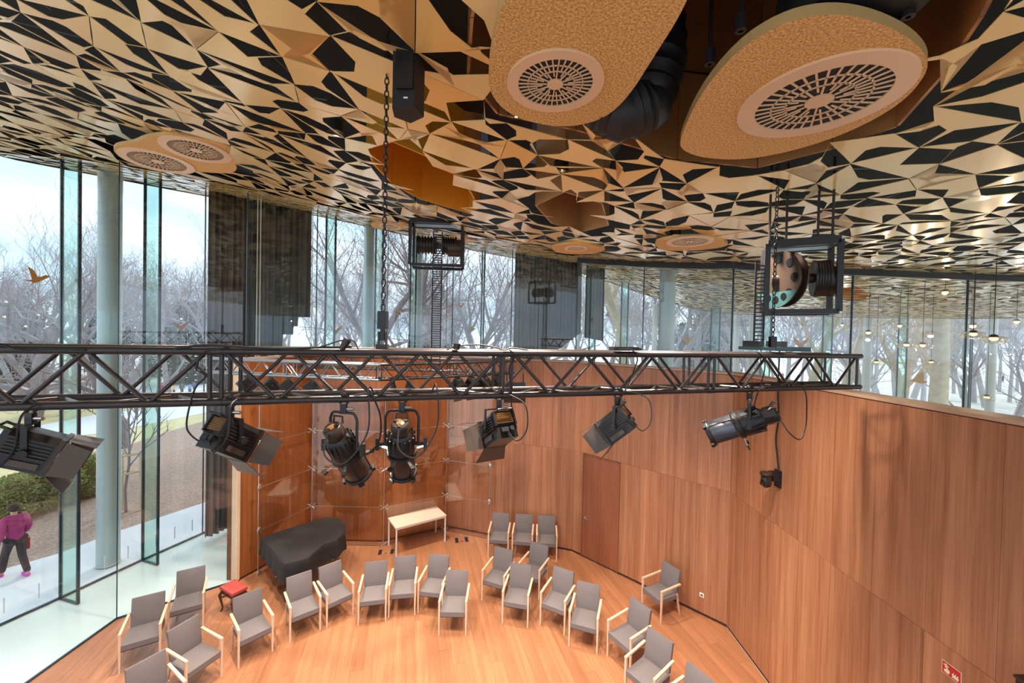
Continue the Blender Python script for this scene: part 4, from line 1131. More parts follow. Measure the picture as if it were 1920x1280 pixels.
screen('clear glass acoustic screen on the wall behind the white table', W3, W4, 4, 1.02, (1, 0))
screen('rightmost clear glass acoustic screen, next to the three chairs', W4, DE, 4, 1.02, (1, 2))

# ================================================================ chairs
def make_chair():
    t = thing('armchair', 'x', 'chair', (0, 0, 0), 0, 'grey upholstered armchairs set out in an arc')
    w, d, sh, ah, bh = .54, .52, .47, .665, .90
    # seat cushion
    def cushion(cx, cy, cz, sx, sy, sz, Mx=None, bulge=.018):
        m = MB(); N = 6; vs = []; fs = []
        for j in range(N + 1):
            for i in range(N + 1):
                u, v = i / N * 2 - 1, j / N * 2 - 1; b = (1 - u ** 4) * (1 - v ** 4)
                vs.append((cx + u * sx / 2, cy + v * sy / 2, cz + sz / 2 - .012 + b * (.012 + bulge)))
        o = len(vs)
        for j in range(N + 1):
            for i in range(N + 1): u, v = i / N * 2 - 1, j / N * 2 - 1; vs.append((cx + u * sx / 2, cy + v * sy / 2, cz - sz / 2))
        for j in range(N):
            for i in range(N): a = j * (N + 1) + i; fs += [(a, a + 1, a + N + 2, a + N + 1), (o + a, o + a + N + 1, o + a + N + 2, o + a + 1)]
        for i in range(N):
            a = i; fs.append((a, o + a, o + a + 1, a + 1)); a = N * (N + 1) + i; fs.append((a, a + 1, o + a + 1, o + a))
            a = i * (N + 1); fs.append((a, a + N + 1, o + a + N + 1, o + a)); a = a + N; fs.append((a, o + a, o + a + N + 1, a + N + 1))
        m.add(vs, fs)
        if Mx: m.v = [tuple(Mx @ Vector(p)) for p in m.v]
        return m
    m = cushion(0, -.02, sh - .05, w - .07, d - .02, .10); m.build('seat', M['fabric'], t, True)
    Mx = Matrix.Translation((0, d / 2 - .05, sh - .05)) @ Matrix.Rotation(R(79), 4, 'X')
    m = cushion(0, .255, .0, w - .09, .50, .06, Mx, .012); m.build('backrest', M['fabric'], t, True)
    def leg(x, y0, z0, y1, z1, r0, r1, nm):
        m = MB(); a, b = Vector((x, y0, z0)), Vector((x, y1, z1)); vs = []
        for P, r in ((a, r0), (b, r1)): vs += [(P.x + sx * r, P.y + sy * r, P.z) for sx, sy in ((-1, -1), (1, -1), (1, 1), (-1, 1))]
        m.add(vs, [(3, 2, 1, 0), (4, 5, 6, 7), (0, 1, 5, 4), (1, 2, 6, 5), (2, 3, 7, 6), (3, 0, 4, 7)]); return m.build(nm, M['beech'], t)
    for s in (-1, 1):
        x = s * (w / 2 - .014)
        leg(x, -d / 2 + .01, 0, -d / 2 + .02, ah - .02, .012, .019, 'leg')
        leg(s * (w / 2 - .05), d / 2 + .06, 0, d / 2 - .04, sh, .012, .018, 'leg')
        m = MB(); y0, y1 = -d / 2 - .005, d / 2 + .015
        m.add([(x - .02, y0, ah - .035), (x + .02, y0, ah - .035), (x + .02, y1, ah - .01), (x - .02, y1, ah - .01), (x - .02, y0, ah - .008), (x + .02, y0, ah - .008), (x + .02, y1, ah + .018), (x - .02, y1, ah + .018)],
              [(3, 2, 1, 0), (4, 5, 6, 7), (0, 1, 5, 4), (1, 2, 6, 5), (2, 3, 7, 6), (3, 0, 4, 7)]); m.build('armrest', M['beech'], t)
    for yy, ww_ in ((-d / 2 + .03, w - .05), (d / 2 - .06, w - .1)): m = MB(); m.box((0, yy, sh - .115), (ww_, .02, .03)); m.build('seat_rail', M['black_soft'], t)
    return t
proto = make_chair()
CH = [((914.4, 1043.8), (952.5, 1046.5), 'grey armchair against the back wall, leftmost of the three by the glass screen'),
      ((959, 1047), (998, 1050), 'grey armchair against the back wall, middle of the three'),
      ((1004.5, 1050.5), (1044, 1053), 'grey armchair against the back wall, rightmost of the three beside the door'),
      ((971.5, 1111), (1009, 1125), 'grey armchair standing just in front of the three wall chairs, behind the arc'),
      ((902.3, 1124.8), (945, 1138), 'grey armchair at the left head of the right-hand arc'),
      ((940.4, 1168.7), (990, 1177.6), 'grey armchair in the right-hand arc, second from its left end'),
      ((1011.6, 1170.8), (1058.8, 1190.4), 'grey armchair in the right-hand arc, third from its left end'),
      ((1065.7, 1211.8), (1119.7, 1227.2), 'grey armchair in the right-hand arc, fourth from its left end'),
      ((1139.9, 1231), (1178.5, 1267), 'grey armchair turned left in the right-hand arc, fifth from its left end'),
      ((1173, 1309), (1222, 1352), 'grey armchair cut by the lower picture edge, right of the middle'),
      ((1240, 1388), (1288, 1440), 'grey armchair showing only its back top at the lower picture edge'),
      ((1201, 1137.5), (1240.8, 1171.7), 'lone grey armchair against the diagonal wall near the socket'),
      ((821, 1191), (874.2, 1192), 'grey armchair standing forward in the middle of the room'),
      ((784, 1149), (828, 1154), 'grey armchair behind the forward middle chair'),
      ((727.5, 1157), (778.6, 1152.5), 'grey armchair in front of the white table'),
      ((670.2, 1171.8), (724.2, 1165), 'grey armchair in the left-hand arc, right of the piano'),
      ((613, 1177), (662, 1153), 'grey armchair in front of the piano, right of two side by side'),
      ((542.5, 1206), (601.3, 1180.7), 'grey armchair in front of the piano, left of two side by side'),
      ((446, 1254), (512.2, 1220), 'grey armchair beside the red stool, between it and the near floor'),
      ((314.7, 1193.7), (381.7, 1174), 'grey armchair close to the inner glass, behind the other left chairs'),
      ((222.5, 1263.5), (300.5, 1239), 'grey armchair nearest the inner glass fold at the left'),
      ((352, 1317), (413.4, 1271), 'grey armchair at lower left with its legs below the picture edge'),
      ((268, 1415), (338, 1366), 'grey armchair almost outside the lower left picture edge')]
first = True
for a, b, lab in CH:
    A, B = onz(*a), onz(*b); d = B - A; mid = (A + B) / 2; ang = math.atan2(d.y, d.x); n = Vector((-math.sin(ang), math.cos(ang), 0))
    loc = mid + n * .26; loc.z = 0
    if first: o = proto; o.location = loc; o.rotation_euler = (0, 0, ang); o['label'] = lab; first = False
    else: clone(proto, lab, loc, ang)

# ================================================================ piano under its cover, stool, table
ZP = 1.0
ol = [onz(x, y, ZP) for x, y in ((491, 1006.5), (555, 986), (600, 972.5), (614, 969.5), (633, 971), (645.6, 980), (646, 998), (631, 1011), (606, 1020.6), (592, 1033), (580, 1043), (560, 1051), (533, 1056.5))]
pc = sum(ol, Vector()) / len(ol); pc.z = 0
t = thing('grand_piano', 'grand piano under a black fitted cloth cover', 'piano', pc)
loop = []
for i in range(len(ol)):
    a, b = ol[i] - pc, ol[(i + 1) % len(ol)] - pc; n = max(2, int((b - a).length / .05))
    loop += [a.lerp(b, k / n) for k in range(n)]
def ring_at(gr, z, wob, ph):
    out = []
    for i, p in enumerate(loop):
        a = math.atan2(p.y, p.x); r = math.hypot(p.x, p.y); q = r + gr + wob * math.sin(i * .9 + ph) + wob * .6 * math.sin(i * .37 + 1)
        out.append(Vector((math.cos(a) * q, math.sin(a) * q, z + (.02 * math.sin(i * .5) if z < .8 else 0))))
    return out
rings = [ring_at(-.03, ZP + .012, 0, 0), ring_at(0, ZP, 0, 0), ring_at(.015, ZP - .03, .002, 0), ring_at(.02, ZP - .15, .008, 1), ring_at(.03, ZP - .30, .014, 1.6), ring_at(.04, ZP - .40, .018, 2)]
m = MB(); n = len(loop)
for r_ in rings: m.v += [tuple(p) for p in r_]
for k in range(len(rings) - 1): m.f += [(k * n + i, (k + 1) * n + i, (k + 1) * n + (i + 1) % n, k * n + (i + 1) % n) for i in range(n)]
m.f.append(tuple(range(n))); m.build('cloth_cover', M['cover'], t, True)
m = MB(); m.prism([(p.x * .93, p.y * .93) for p in [q - pc for q in ol]][::-1], .62, .72); m.build('case_bottom', M['lacquer'], t)
A, B = ol[0] - pc, ol[-1] - pc; kd = (B - A).normalized(); inn = (Vector((0, 0, 0)) - (A + B) / 2); inn.z = 0; inn.normalize()
lg = [A * .82 + inn * .12, B * .86 + inn * .12, (ol[4] - pc) * .80]
for p in lg:
    m = MB(); m.lathe([(.055, .08), (.05, .2), (.075, .62)], Matrix.Translation((p.x, p.y, 0)), 12); l_ = m.build('leg', M['lacquer'], t, True)
    m = MB(); m.cyl((p.x - .03, p.y, .035), (p.x + .03, p.y, .035), .035, 12); m.build('caster', M['brass'], l_, True)
ly = (A + B) / 2 + inn * .3
m = MB(); m.box((ly.x, ly.y, .36), (.05, .16, .55)); l_ = m.build('pedal_lyre', M['lacquer'], t)
for k in (-1, 0, 1):
    q = ly + kd * .06 * k - inn * .12; m = MB(); m.box((q.x, q.y, .09), (.14, .025, .015), Matrix.Rotation(math.atan2(inn.y, inn.x), 3, 'Z')); m.build('pedal', M['brass'], l_)
ks = (A + B) / 2 + inn * .03; m = MB(); m.box((ks.x, ks.y, .66), ((B - A).length * .9, .06, .08), Matrix.Rotation(math.atan2(kd.y, kd.x), 3, 'Z')); m.build('key_slip', M['white_metal'], t)
# stool
q = [onz(x, y, .5) for x, y in ((418, 1097), (446.7, 1083), (457, 1105), (430, 1117))]; c = sum(q, Vector()) / 4; dd = q[1] - q[0]; ang = math.atan2(dd.y, dd.x)
t = thing('piano_stool', 'red leather piano stool with curved dark legs', 'stool', (c.x, c.y, 0), ang)
m = MB(); W_, D_ = (q[1] - q[0]).length * .95, (q[3] - q[0]).length * .95
for k, (z, g) in enumerate(((.45, 0), (.48, .012), (.515, .008), (.53, -.03))): m.v += [(sx * (W_ / 2 + g), sy * (D_ / 2 + g), z) for sx, sy in ((-1, -1), (1, -1), (1, 1), (-1, 1))]
m.f = [(3, 2, 1, 0), (12, 13, 14, 15)] + [(k * 4 + i, k * 4 + (i + 1) % 4, k * 4 + 4 + (i + 1) % 4, k * 4 + 4 + i) for k in range(3) for i in range(4)]
m.build('cushion', M['redleather'], t)
m = MB(); m.box((0, 0, .41), (W_ - .02, D_ - .02, .07)); m.build('apron', M['walnut'], t)
for sx in (-1, 1):
    for sy in (-1, 1):
        m = MB(); x, y = sx * (W_ / 2 - .03), sy * (D_ / 2 - .03)
        m.tube([(x, y, .42), (x + sx * .035, y + sy * .03, .34), (x + sx * .015, y + sy * .012, .2), (x - sx * .005, y - sy * .005, .08), (x + sx * .02, y + sy * .015, .0)], [.03, .032, .02, .014, .018], 8); m.build('leg', M['walnut'], t, True)
    m = MB(); m.cyl((sx * (W_ / 2), 0, .41), (sx * (W_ / 2 + .06), 0, .41), .025, 12); m.build('height_knob', M['walnut'], t, True)
# table
ZT = .74
q = [onz(x, y, ZT) for x, y in ((742.3, 990), (837.1, 965.3), (818.7, 948.4), (727.2, 970.4))]
c = sum(q, Vector()) / 4; dd = (q[1] - q[0]) + (q[2] - q[3]); ang = math.atan2(dd.y, dd.x); L = dd.length / 2; ww = ((q[3] - q[0]) + (q[2] - q[1])); Wd = ww.length / 2
t = thing('white_table', 'white-legged rectangular table with pale top by the rear wall', 'table', (c.x, c.y, 0), ang)
m = MB(); m.box((0, 0, ZT - .0125), (L, Wd, .025)); m.build('table_top', M['tabletop'], t)
m = MB()
for sy in (-1, 1): m.box((0, sy * (Wd / 2 - .03), ZT - .05), (L - .06, .025, .04))
for sx in (-1, 1): m.box((sx * (L / 2 - .03), 0, ZT - .05), (.025, Wd - .06, .04))
m.build('frame', M['white_metal'], t)
for sx in (-1, 1):
    for sy in (-1, 1): m = MB(); m.box((sx * (L / 2 - .025), sy * (Wd / 2 - .025), (ZT - .025) / 2), (.032, .032, ZT - .025)); m.build('leg', M['white_metal'], t)
# floor boxes
for pl, lab in ((((708, 1031), (739, 1029), (739, 1039), (710, 1041)), 'open wooden floor box with black sockets beside the table leg'), (((851, 1009), (877, 1006.5), (880, 1015), (854, 1019)), 'open wooden floor box with black sockets right of the table')):
    q = [onz(*p) for p in pl]; c = sum(q, Vector()) / 4; dd = q[1] - q[0]; ang = math.atan2(dd.y, dd.x); L = dd.length; Wd = (q[3] - q[0]).length
    t = thing('floor_box', lab, 'floor box', (c.x, c.y, .001), ang)
    m = MB(); m.box((0, 0, .004), (L, Wd, .008)); m.build('lid_plate', M['plank'], t)
    for sx in (-1, 1): m = MB(); m.box((sx * (L / 2 - .06), 0, .009), (.085, Wd * .85, .006)); m.build('socket_slot', M['black_soft'], t)
    m = MB(); m.box((0, -Wd * .25, .0095), (.05, .03, .004)); m.build('finger_notch', M['black_soft'], t)

# ================================================================ things on the walls
def onwall(px, py, A, B, out=.0):
    P = onplane(px, py, A, B); d = (B - A).normalized(); return P + Vector((d.y, -d.x, 0)) * out
# PTZ camera with its cable
P = onwall(1460, 897, P2, P3); ang = math.atan2((P3 - P2).y, (P3 - P2).x)
t = thing('wall_camera', 'black pan-tilt camera on a wall bracket', 'camera', P, ang)
m = MB(); m.box((0, -.012, 0), (.15, .024, .28)); m.build('wall_plate', M['black_soft'], t)
m = MB(); m.box((0, -.075, .04), (.13, .13, .14)); m.build('bracket', M['black_soft'], t)
m = MB(); m.lathe([(.085, .0), (.095, .01), (.095, .035), (.08, .05)], Matrix.Translation((.02, -.22, .06)), 24); m.build('turntable', M['brownblack'], t, True)
m = MB(); m.lathe([(.03, -.2), (.07, -.17), (.078, -.1), (.07, -.02), (.05, 0)], Matrix.Translation((.02, -.22, .06)), 20); hd = m.build('camera_head', M['black'], t, True)
m = MB(); m.cyl((.02, -.27, -.03), (.06, -.31, -.07), .035, 16); m.build('lens', M['lacquer'], hd, True)
for s in (-1, 1): m = MB(); m.box((.02 + s * .075, -.22, -.01), (.02, .07, .13)); m.build('side_arm', M['brownblack'], t)
# cable along the wall above it
pts = [onwall(1462, 733, P2, P3, .03), onwall(1462, 780, P2, P3, .02), onwall(1457, 820, P2, P3, .02), onwall(1459, 850, P2, P3, .02), onwall(1464, 885, P2, P3, .03)]
pts = [onwall(1466, 640, P2, P3, .03)] + pts
pts = [p for p in pts]; o = pts[-1].copy(); m = MB(); m.tube([p - o for p in spline(pts)], .012, 6)
tag(m.build('camera_cable', M['rubber'], None, True, loc=o), 'black cable running up the wooden wall from the camera', 'cable')
# socket
P = onwall(1316, 1115, P1, P2); ang = math.atan2((P2 - P1).y, (P2 - P1).x); t = thing('wall_socket', 'small white wall socket low on the diagonal wall', 'socket', P, ang)
m = MB(); m.box((0, -.006, 0), (.085, .012, .085)); m.build('plate', M['white'], t)
m = MB(); m.cyl((0, -.014, 0), (0, -.011, 0), .026, 16); m.build('outlet', M['truss_grey'], t)
# fire sign: hand and flames
q = [onwall(x, y, P2, P3) for x, y in ((1767.5, 1239), (1803, 1257), (1803, 1281), (1767.5, 1262))]
c = sum(q, Vector()) / 4; ang = math.atan2((P3 - P2).y, (P3 - P2).x); sw = .20; sh_ = .13
sw = (q[1] - q[0]).length; sh_ = abs(q[0].z - q[3].z)
t = thing('fire_sign', 'red fire alarm sign with a pressing hand and flames', 'sign', c, ang)
m = MB(); m.box((0, -.003, 0), (sw, .006, sh_)); m.build('sign_board', M['cream'], t)
m = MB(); m.box((0, -.0065, 0), (sw * .94, .002, sh_ * .92)); m.build('red_field', M['red'], t)
def flat(parent, nm, poly, mat, y=-.0085):
    m = MB(); m.prism([(x * sw, z * sh_) for x, z in poly], 0, .0015, Matrix(((1, 0, 0, 0), (0, 0, -1, y), (0, 1, 0, 0), (0, 0, 0, 1)))); m.build(nm, M[mat], parent)
flat(t, 'hand_symbol', [(-.36, -.30), (-.14, -.36), (-.06, -.22), (-.08, -.04), (-.18, .04), (-.20, .16), (-.33, .16), (-.31, .06), (-.24, .02), (-.26, -.08), (-.36, -.12)], 'cream')
flat(t, 'button_symbol', [(-.40, .20), (-.12, .20), (-.12, .28), (-.22, .28), (-.22, .36), (-.30, .36), (-.30, .28), (-.40, .28)], 'cream')
for k in range(3):
    x = .10 + k * .11; flat(t, 'flame_symbol', [(x - .03, -.36), (x + .05, -.34), (x + .08, -.18), (x + .03, -.06), (x + .06, .10), (x - .01, .0), (x - .05, -.14)], 'cream')
# dark cabinet corner at the right picture edge
P = onwall(1912, 1262, P2, P3, .0); t = thing('corner_cabinet', 'dark box standing on the right wall at the lower picture corner', 'cabinet', (P.x - .02, P.y - .1, 0), 0)
zz = over(1897, 1236, (P.x, P.y)); m = MB(); m.box((-.11, -.35, zz / 2), (.2, .6, zz)); m.build('box', M['black'], t)
m = MB(); m.box((-.11, -.35, zz + .01), (.22, .62, .02)); m.build('lid', M['brownblack'], t)
# ================================================================ pendant lamps beyond the wooden wall
PEN = [(1579, 610, 17), (1628, 625, 25), (1643, 680, 22), (1687, 612, 23), (1699, 648, 26), (1730, 649, 28), (1746, 680, 22), (1824, 613, 30), (1825, 628, 34), (1863, 637, 38), (1850, 746, 25), (1906, 605, 26), (1772, 550, 30)]
PLAB = ['leftmost glass pendant lamp, just right of the hoist', 'glass pendant lamp in front of the pale far column', 'low glass pendant lamp right of the truss end', 'glass pendant lamp before the left edge of the yellow-backed fin', 'glass pendant lamp between the two fins, left of a close pair', 'glass pendant lamp between the two fins, right of a close pair', 'low glass pendant lamp before the thick trunk', 'upper glass pendant lamp of two stacked before the right fin', 'lower glass pendant lamp of two stacked before the right fin', 'widest glass pendant lamp right of the right fin', 'lowest glass pendant lamp just above the wall ledge', 'glass pendant lamp at the right picture edge', 'high glass pendant lamp near the dark ceiling gap']
for (px, py, sz), lab in zip(PEN, PLAB):
    Y = .36 * F / sz; P = at(px, py, Y); t = thing('pendant_lamp', lab, 'lamp', P, 0, 'glass pendant lamps beyond the wall')
    m = MB(); m.lathe([(.03, -.075), (.13, -.065), (.175, -.01), (.17, .03), (.12, .062), (.05, .07)], None, 20); m.build('glass_shade', M['lampglass'], t, True)
    m = MB(); m.lathe([(.055, .045), (.06, .05), (.05, .085), (.02, .10)], None, 14); m.build('cap', M['brownblack'], t, True)
    m = MB(); m.lathe([(.05, .0), (.055, .01), (.05, .045)], None, 12); m.build('bulb', M['glow_soft'], t, True)
    ld = bpy.data.lights.new('pendant_light', 'POINT'); ld.energy = 5; ld.shadow_soft_size = .03; ld.color = (1.0, .85, .68)
    lo = bpy.data.objects.new('pendant_light', ld); C.objects.link(lo); lo.parent = t; lo.location = (0, 0, -.03)
    zc_ = zceil(P.x, P.y) - P.z; m = MB(); m.cyl((0, 0, .09), (0, 0, max(zc_, .3) + .84), .006, 5); m.build('flex', M['rubber'], t)
# ================================================================ bird stickers on the glass
def onfac(px, py, inset=.03):
    d = ray(px, py); best = None
    for A, B in zip(FAC, FAC[1:]):
        n = (-(B.y - A.y), B.x - A.x); den = n[0] * d.x + n[1] * d.y
        if abs(den) < 1e-9: continue
        tt = (n[0] * A.x + n[1] * A.y) / den; P = d * tt; u = ((P.x - A.x) * (B.x - A.x) + (P.y - A.y) * (B.y - A.y)) / ((B - A).length_squared)
        if tt > 0 and 0 <= u <= 1 and (best is None or tt < best[0]): best = (tt, A, B)
    tt, A, B = best; dd = (B - A).normalized(); return Vector((0, 0, EYE)) + d * tt + Vector((dd.y, -dd.x, 0)) * inset, math.atan2(dd.y, dd.x), tt
BIRDA = [(-.5, -.28), (-.2, -.2), (-.28, .2), (-.36, .5), (-.12, .3), (.0, .0), (.12, -.02), (.3, .12), (.5, .1), (.42, -.02), (.2, -.18), (.05, -.3), (-.18, -.42), (-.2, -.32)]
BIRDB = [(-.5, .35), (-.15, .1), (.02, -.06), (.2, .12), (.5, .28), (.42, .05), (.18, -.16), (.06, -.32), (-.04, -.48), (-.1, -.25), (-.25, -.08), (-.42, .12)]
BIRDC = [(-.5, -.1), (-.2, .02), (-.05, .3), (.2, .5), (.3, .1), (.25, -.1), (.5, -.16), (.2, -.3), (-.2, -.22)]
for px, py, w_, sh_p, fl_, lab in ((68, 518, 33, 'A', 1, 'ochre bird silhouette on the left glass before the bare crown'), (338, 610, 26, 'B', -1, 'ochre bird silhouette on the left glass beside the curtain edge'), (629, 617, 24, 'B', 1, 'ochre bird silhouette with spread wings right of the dark curtain'),
                                   (747, 585, 14, 'A', -1, 'tiny ochre bird silhouette near the hanging chain'), (864, 572, 13, 'B', 1, 'tiny ochre bird silhouette right of the cable band, upper one'), (886, 616, 12, 'A', 1, 'tiny ochre bird silhouette right of the cable band, lower one'),
                                   (808, 640, 12, 'B', -1, 'tiny ochre bird silhouette left of the cable band near the truss'), (1138, 590, 12, 'C', 1, 'tiny ochre bird silhouette right of the grey curtain strip'), (1288, 637, 24, 'B', -1, 'ochre bird silhouette right of the grey-green column'), (1500, 642, 32, 'B', 1, 'ochre bird silhouette with wide wings beside the right hoist bracket'), (1722, 710, 28, 'C', 1, 'orange bird silhouette standing over the wall ledge at right')):
    P, ang, tt = onfac(px, py); s = w_ * tt / F * 1.05; m = MB(); poly = [(x * s * fl_, z * s) for x, z in {'A': BIRDA, 'B': BIRDB, 'C': BIRDC}[sh_p]]
    m.prism(poly if fl_ > 0 else poly[::-1], 0, .004, Matrix(((1, 0, 0, 0), (0, 0, -1, 0), (0, 1, 0, 0), (0, 0, 0, 1))))
    tag(m.build('bird_sticker', M['bird'], None, loc=P, rot=(0, 0, ang)), lab, 'sticker', 'bird silhouettes on the glass')
# ================================================================ outdoors: ground
def sheet(name, pts, z, mat):
    m = MB(); m.prism([(p[0], p[1]) for p in pts], z - .03, z); return setting(m.build(name, M[mat]))
def polyz(px, z=0): return [onz(x, y, z) for x, y in px]
def gz(x, y):
    r = math.hypot(x, y - 4); return -.06 - 2.94 * sstep(27, 46, r)
# terrain: radial grid around the building
m = MB(); NR, NA = 26, 72; rs = [0.5 + 110 * (i / (NR - 1)) ** 1.5 for i in range(NR)] + [180, 320]
for r in rs:
    for k in range(NA): a = 2 * PI * k / NA; x, y = r * math.cos(a), 4 + r * math.sin(a); m.v.append((x, y, gz(x, y) - .25))
for i in range(len(rs) - 1):
    for k in range(NA): a = i * NA + k; b = i * NA + (k + 1) % NA; m.f.append((a, a + NA, b + NA, b))
setting(m.build('ground', M['lawn2'], None, True))
lower = [(-80, 1096), (0, 1066), (107, 1036), (223, 993), (380, 941), (440, 920)]
upper = [(-80, 930), (0, 900), (150, 848), (225, 838), (300, 812), (382, 788), (440, 768)]
sheet('ground_path', polyz(lower) + [Vector((-5, 30, 0)), Vector((-1, 22, 0)), Vector((-6, 14, 0)), Vector((-8, 11, 0)), Vector((-10, 6, 0)), Vector((-11, 0, 0)), Vector((-14, 0, 0))], -.03, 'path')
sheet('ground_mulch', polyz(lower) + polyz(upper)[::-1], -.04, 'mulch')
sheet('ground_lawn', polyz(upper) + polyz([(440, 742), (300, 740), (100, 742), (-80, 752)]), -.05, 'lawn')
sheet('ground_footpath', polyz([(-60, 838), (100, 820), (182, 812), (300, 790), (400, 770), (440, 762), (440, 745), (300, 762), (182, 776), (70, 797), (-60, 815)]), -.025, 'path')
# far plaza and rink, lower down
m = MB(); pl = []
for r in (44, 60, 78):
    pl.append([Vector((r * math.sin(a), 4 + r * math.cos(a), gz(r * math.sin(a), 4 + r * math.cos(a)) - .15)) for a in [R(x) for x in range(-52, 70, 3)]])
for i in range(2):
    for k in range(len(pl[0]) - 1): o = len(m.v); m.add([pl[i][k], pl[i][k + 1], pl[i + 1][k + 1], pl[i + 1][k]], [(0, 1, 2, 3)])
setting(m.build('ground_plaza', M['asphalt']))
# ================================================================ trees
def grow(seed, h, r0, levels=4, nb=(7, 5, 5, 4), spread=.9, up=.35, crook=.16, start=.35, lean=(0, 0)):
    q = random.Random(seed); TR, BR = MB(), MB()
    def branch(p, d, L, r, lev):
        n = 5 if lev == 0 else (4 if lev == 1 else 3); pts = [p]; rs = [r]; dd = d.copy()
        for i in range(n):
            dd = (dd + Vector((q.gauss(0, crook), q.gauss(0, crook), q.gauss(0, crook) + (.05 if lev else .02)))).normalized()
            pts.append(pts[-1] + dd * L / n); rs.append(r * (1 - (i + 1) / n * (.55 if lev == 0 else .75)))
        (TR if lev == 0 else BR).tube(pts, rs, 9 if lev == 0 else (6 if lev == 1 else 3), lev == 0)
        if lev >= levels: return
        for k in range(nb[min(lev, len(nb) - 1)]):
            u = (start if lev == 0 else .25) + (1 - (start if lev == 0 else .25)) * (k + q.random()) / nb[min(lev, len(nb) - 1)]
            u = min(u, .98); i = min(int(u * n), n - 1); f_ = u * n - i; P = pts[i].lerp(pts[i + 1], f_); rr_ = rs[i] + (rs[i + 1] - rs[i]) * f_
            ax = (pts[i + 1] - pts[i]).normalized(); o = ax.orthogonal().normalized(); a = q.uniform(0, 2 * PI) if lev else k * 2.4 + q.uniform(-.4, .4)
            side = o * math.cos(a) + ax.cross(o) * math.sin(a)
            nd = (ax * (1 - spread * .5) + side * spread + Vector((0, 0, up))).normalized()
            branch(P, nd, L * q.uniform(.42, .66) * (1.05 - .35 * u if lev == 0 else 1), max(rr_ * .62, .012 if lev > 1 else .02), lev + 1)
    branch(Vector((0, 0, 0)), Vector((lean[0], lean[1], 1)).normalized(), h * .72, r0, 0)
    return TR, BR
def tree_proto(name, label, seed, h, r0, mat, **k):
    TR, BR = grow(seed, h, r0, **k); t = thing(name, label, 'tree', (0, -60, -20))
    TR.build('trunk', mat, t, True); BR.build('branches', mat, t, True); return t
protos = [tree_proto('bare_tree', 'x', 5, 15, .34, M['bark'], crook=.17), tree_proto('bare_tree', 'x', 12, 15, .26, M['bark'], crook=.12, up=.5, spread=.75), tree_proto('bare_tree', 'x', 23, 14, .5, M['bark'], crook=.26, spread=1.1, up=.15, start=.22),
          tree_proto('bare_tree', 'x', 31, 16, .2, M['bark_hazed'], crook=.12, up=.6, spread=.7), tree_proto('bare_tree', 'x', 44, 15, .3, M['bark_hazed'], crook=.2, nb=(8, 6, 5, 4)), tree_proto('bare_tree', 'x', 58, 17, .42, M['plane_bark'], crook=.08, start=.5, up=.45, nb=(6, 5, 5, 4))]
usedp = set()
def plant(k, px, Y, s, rz, label, group='bare trees in the park'):
    P = fx(px, Y + (3 if Y < 26.5 and px > 600 else 0)); z = gz(P.x, P.y) - .12
    if k not in usedp: usedp.add(k); o = protos[k]; o.location = (P.x, P.y, z); o.rotation_euler = (0, 0, rz); o['label'] = label; o['group'] = group; o.scale = (s,) * 3; return o
    return clone(protos[k], label, (P.x, P.y, z), rz, group, s)
for a in ((2, 35, 25, 1.0, .4, 'gnarled bare tree with thick pale limbs at the left picture edge'), (0, 130, 33, .95, 1.0, 'bare tree behind the first glass fin at left'), (2, 192, 36, .85, 2.2, 'crooked bare tree behind the blue-grey column'), (1, 330, 31, .9, .3, 'slender upright bare tree left of the dark curtain'),
          (0, 232, 66, 1.3, 4.0, 'bare tree far behind the blue-grey column'), (1, 90, 46, 1.0, 2.0, 'upright bare tree far off at left'), (0, 376, 64, 1.3, 3.0, 'bare tree far off beside the curtain edge'),
          (0, 640, 27, 1.05, 2.6, 'bare tree right of the dark curtain with slanting branches'), (1, 715, 30, 1.1, 1.3, 'bare tree behind the hanging chain'), (1, 752, 24, 1.0, 2.9, 'pale tall bare tree left of the middle hoist'), (0, 850, 34, 1.1, .9, 'bare tree right of the middle hoist'), (1, 880, 26, 1.0, 4.4, 'slim bare tree behind the cable band'), (0, 935, 30, 1.0, 5.2, 'bare tree left of the grey curtain'), (0, 990, 38, 1.0, 1.9, 'bare tree behind the grey curtain'),
          (5, 1182, 24, 1.0, .6, 'tall pale-trunked tree right of the grey curtain strip'), (0, 1215, 30, 1.0, 2.1, 'bare tree left of the grey-green column'), (5, 1515, 24.5, .85, 2.4, 'yellowish plane tree trunk beside the right hoist'), (5, 1583, 27, .9, 3.3, 'yellowish plane tree trunk right of the hoist'), (5, 1700, 25, .7, 4.0, 'bark-mottled trunk left of the thick plane tree'), (5, 1716, 29, .8, 5.5, 'second bark-mottled trunk just left of the thick plane tree'),
          (5, 1758, 23.5, 1.3, 1.1, 'thickest plane tree trunk beyond the right wall'), (5, 1785, 25.5, .75, .1, 'slimmer trunk right of the thick plane tree'), (0, 1640, 30, .8, .2, 'bare tree behind the pale far column'), (1, 1822, 30, .8, 1.2, 'bare tree seen through the right glass fin'), (0, 1885, 27, .8, 3.0, 'bare tree at the right picture edge'), (1, 1300, 34, 1.0, 2.0, 'bare tree right of the grey-green column'), (0, 1370, 36, 1.0, 4.1, 'bare tree left of the hoist cable band'), (1, 1450, 32, .95, .8, 'bare tree behind the hoist cable band')):
    plant(*a)
q = random.Random(9); used_bg = 0
for i in range(120):
    px = -60 + i * 17.2 + q.uniform(-10, 10); Y = q.uniform(44, 84); k = q.choice((3, 4, 4, 3)); Y = q.uniform(60, 84) if 200 < px < 395 else Y
    plant(k, px, Y, q.uniform(1.0, 1.4), q.uniform(0, 6.28), 'hazy bare tree in the distant tree line of the park', 'distant bare trees')
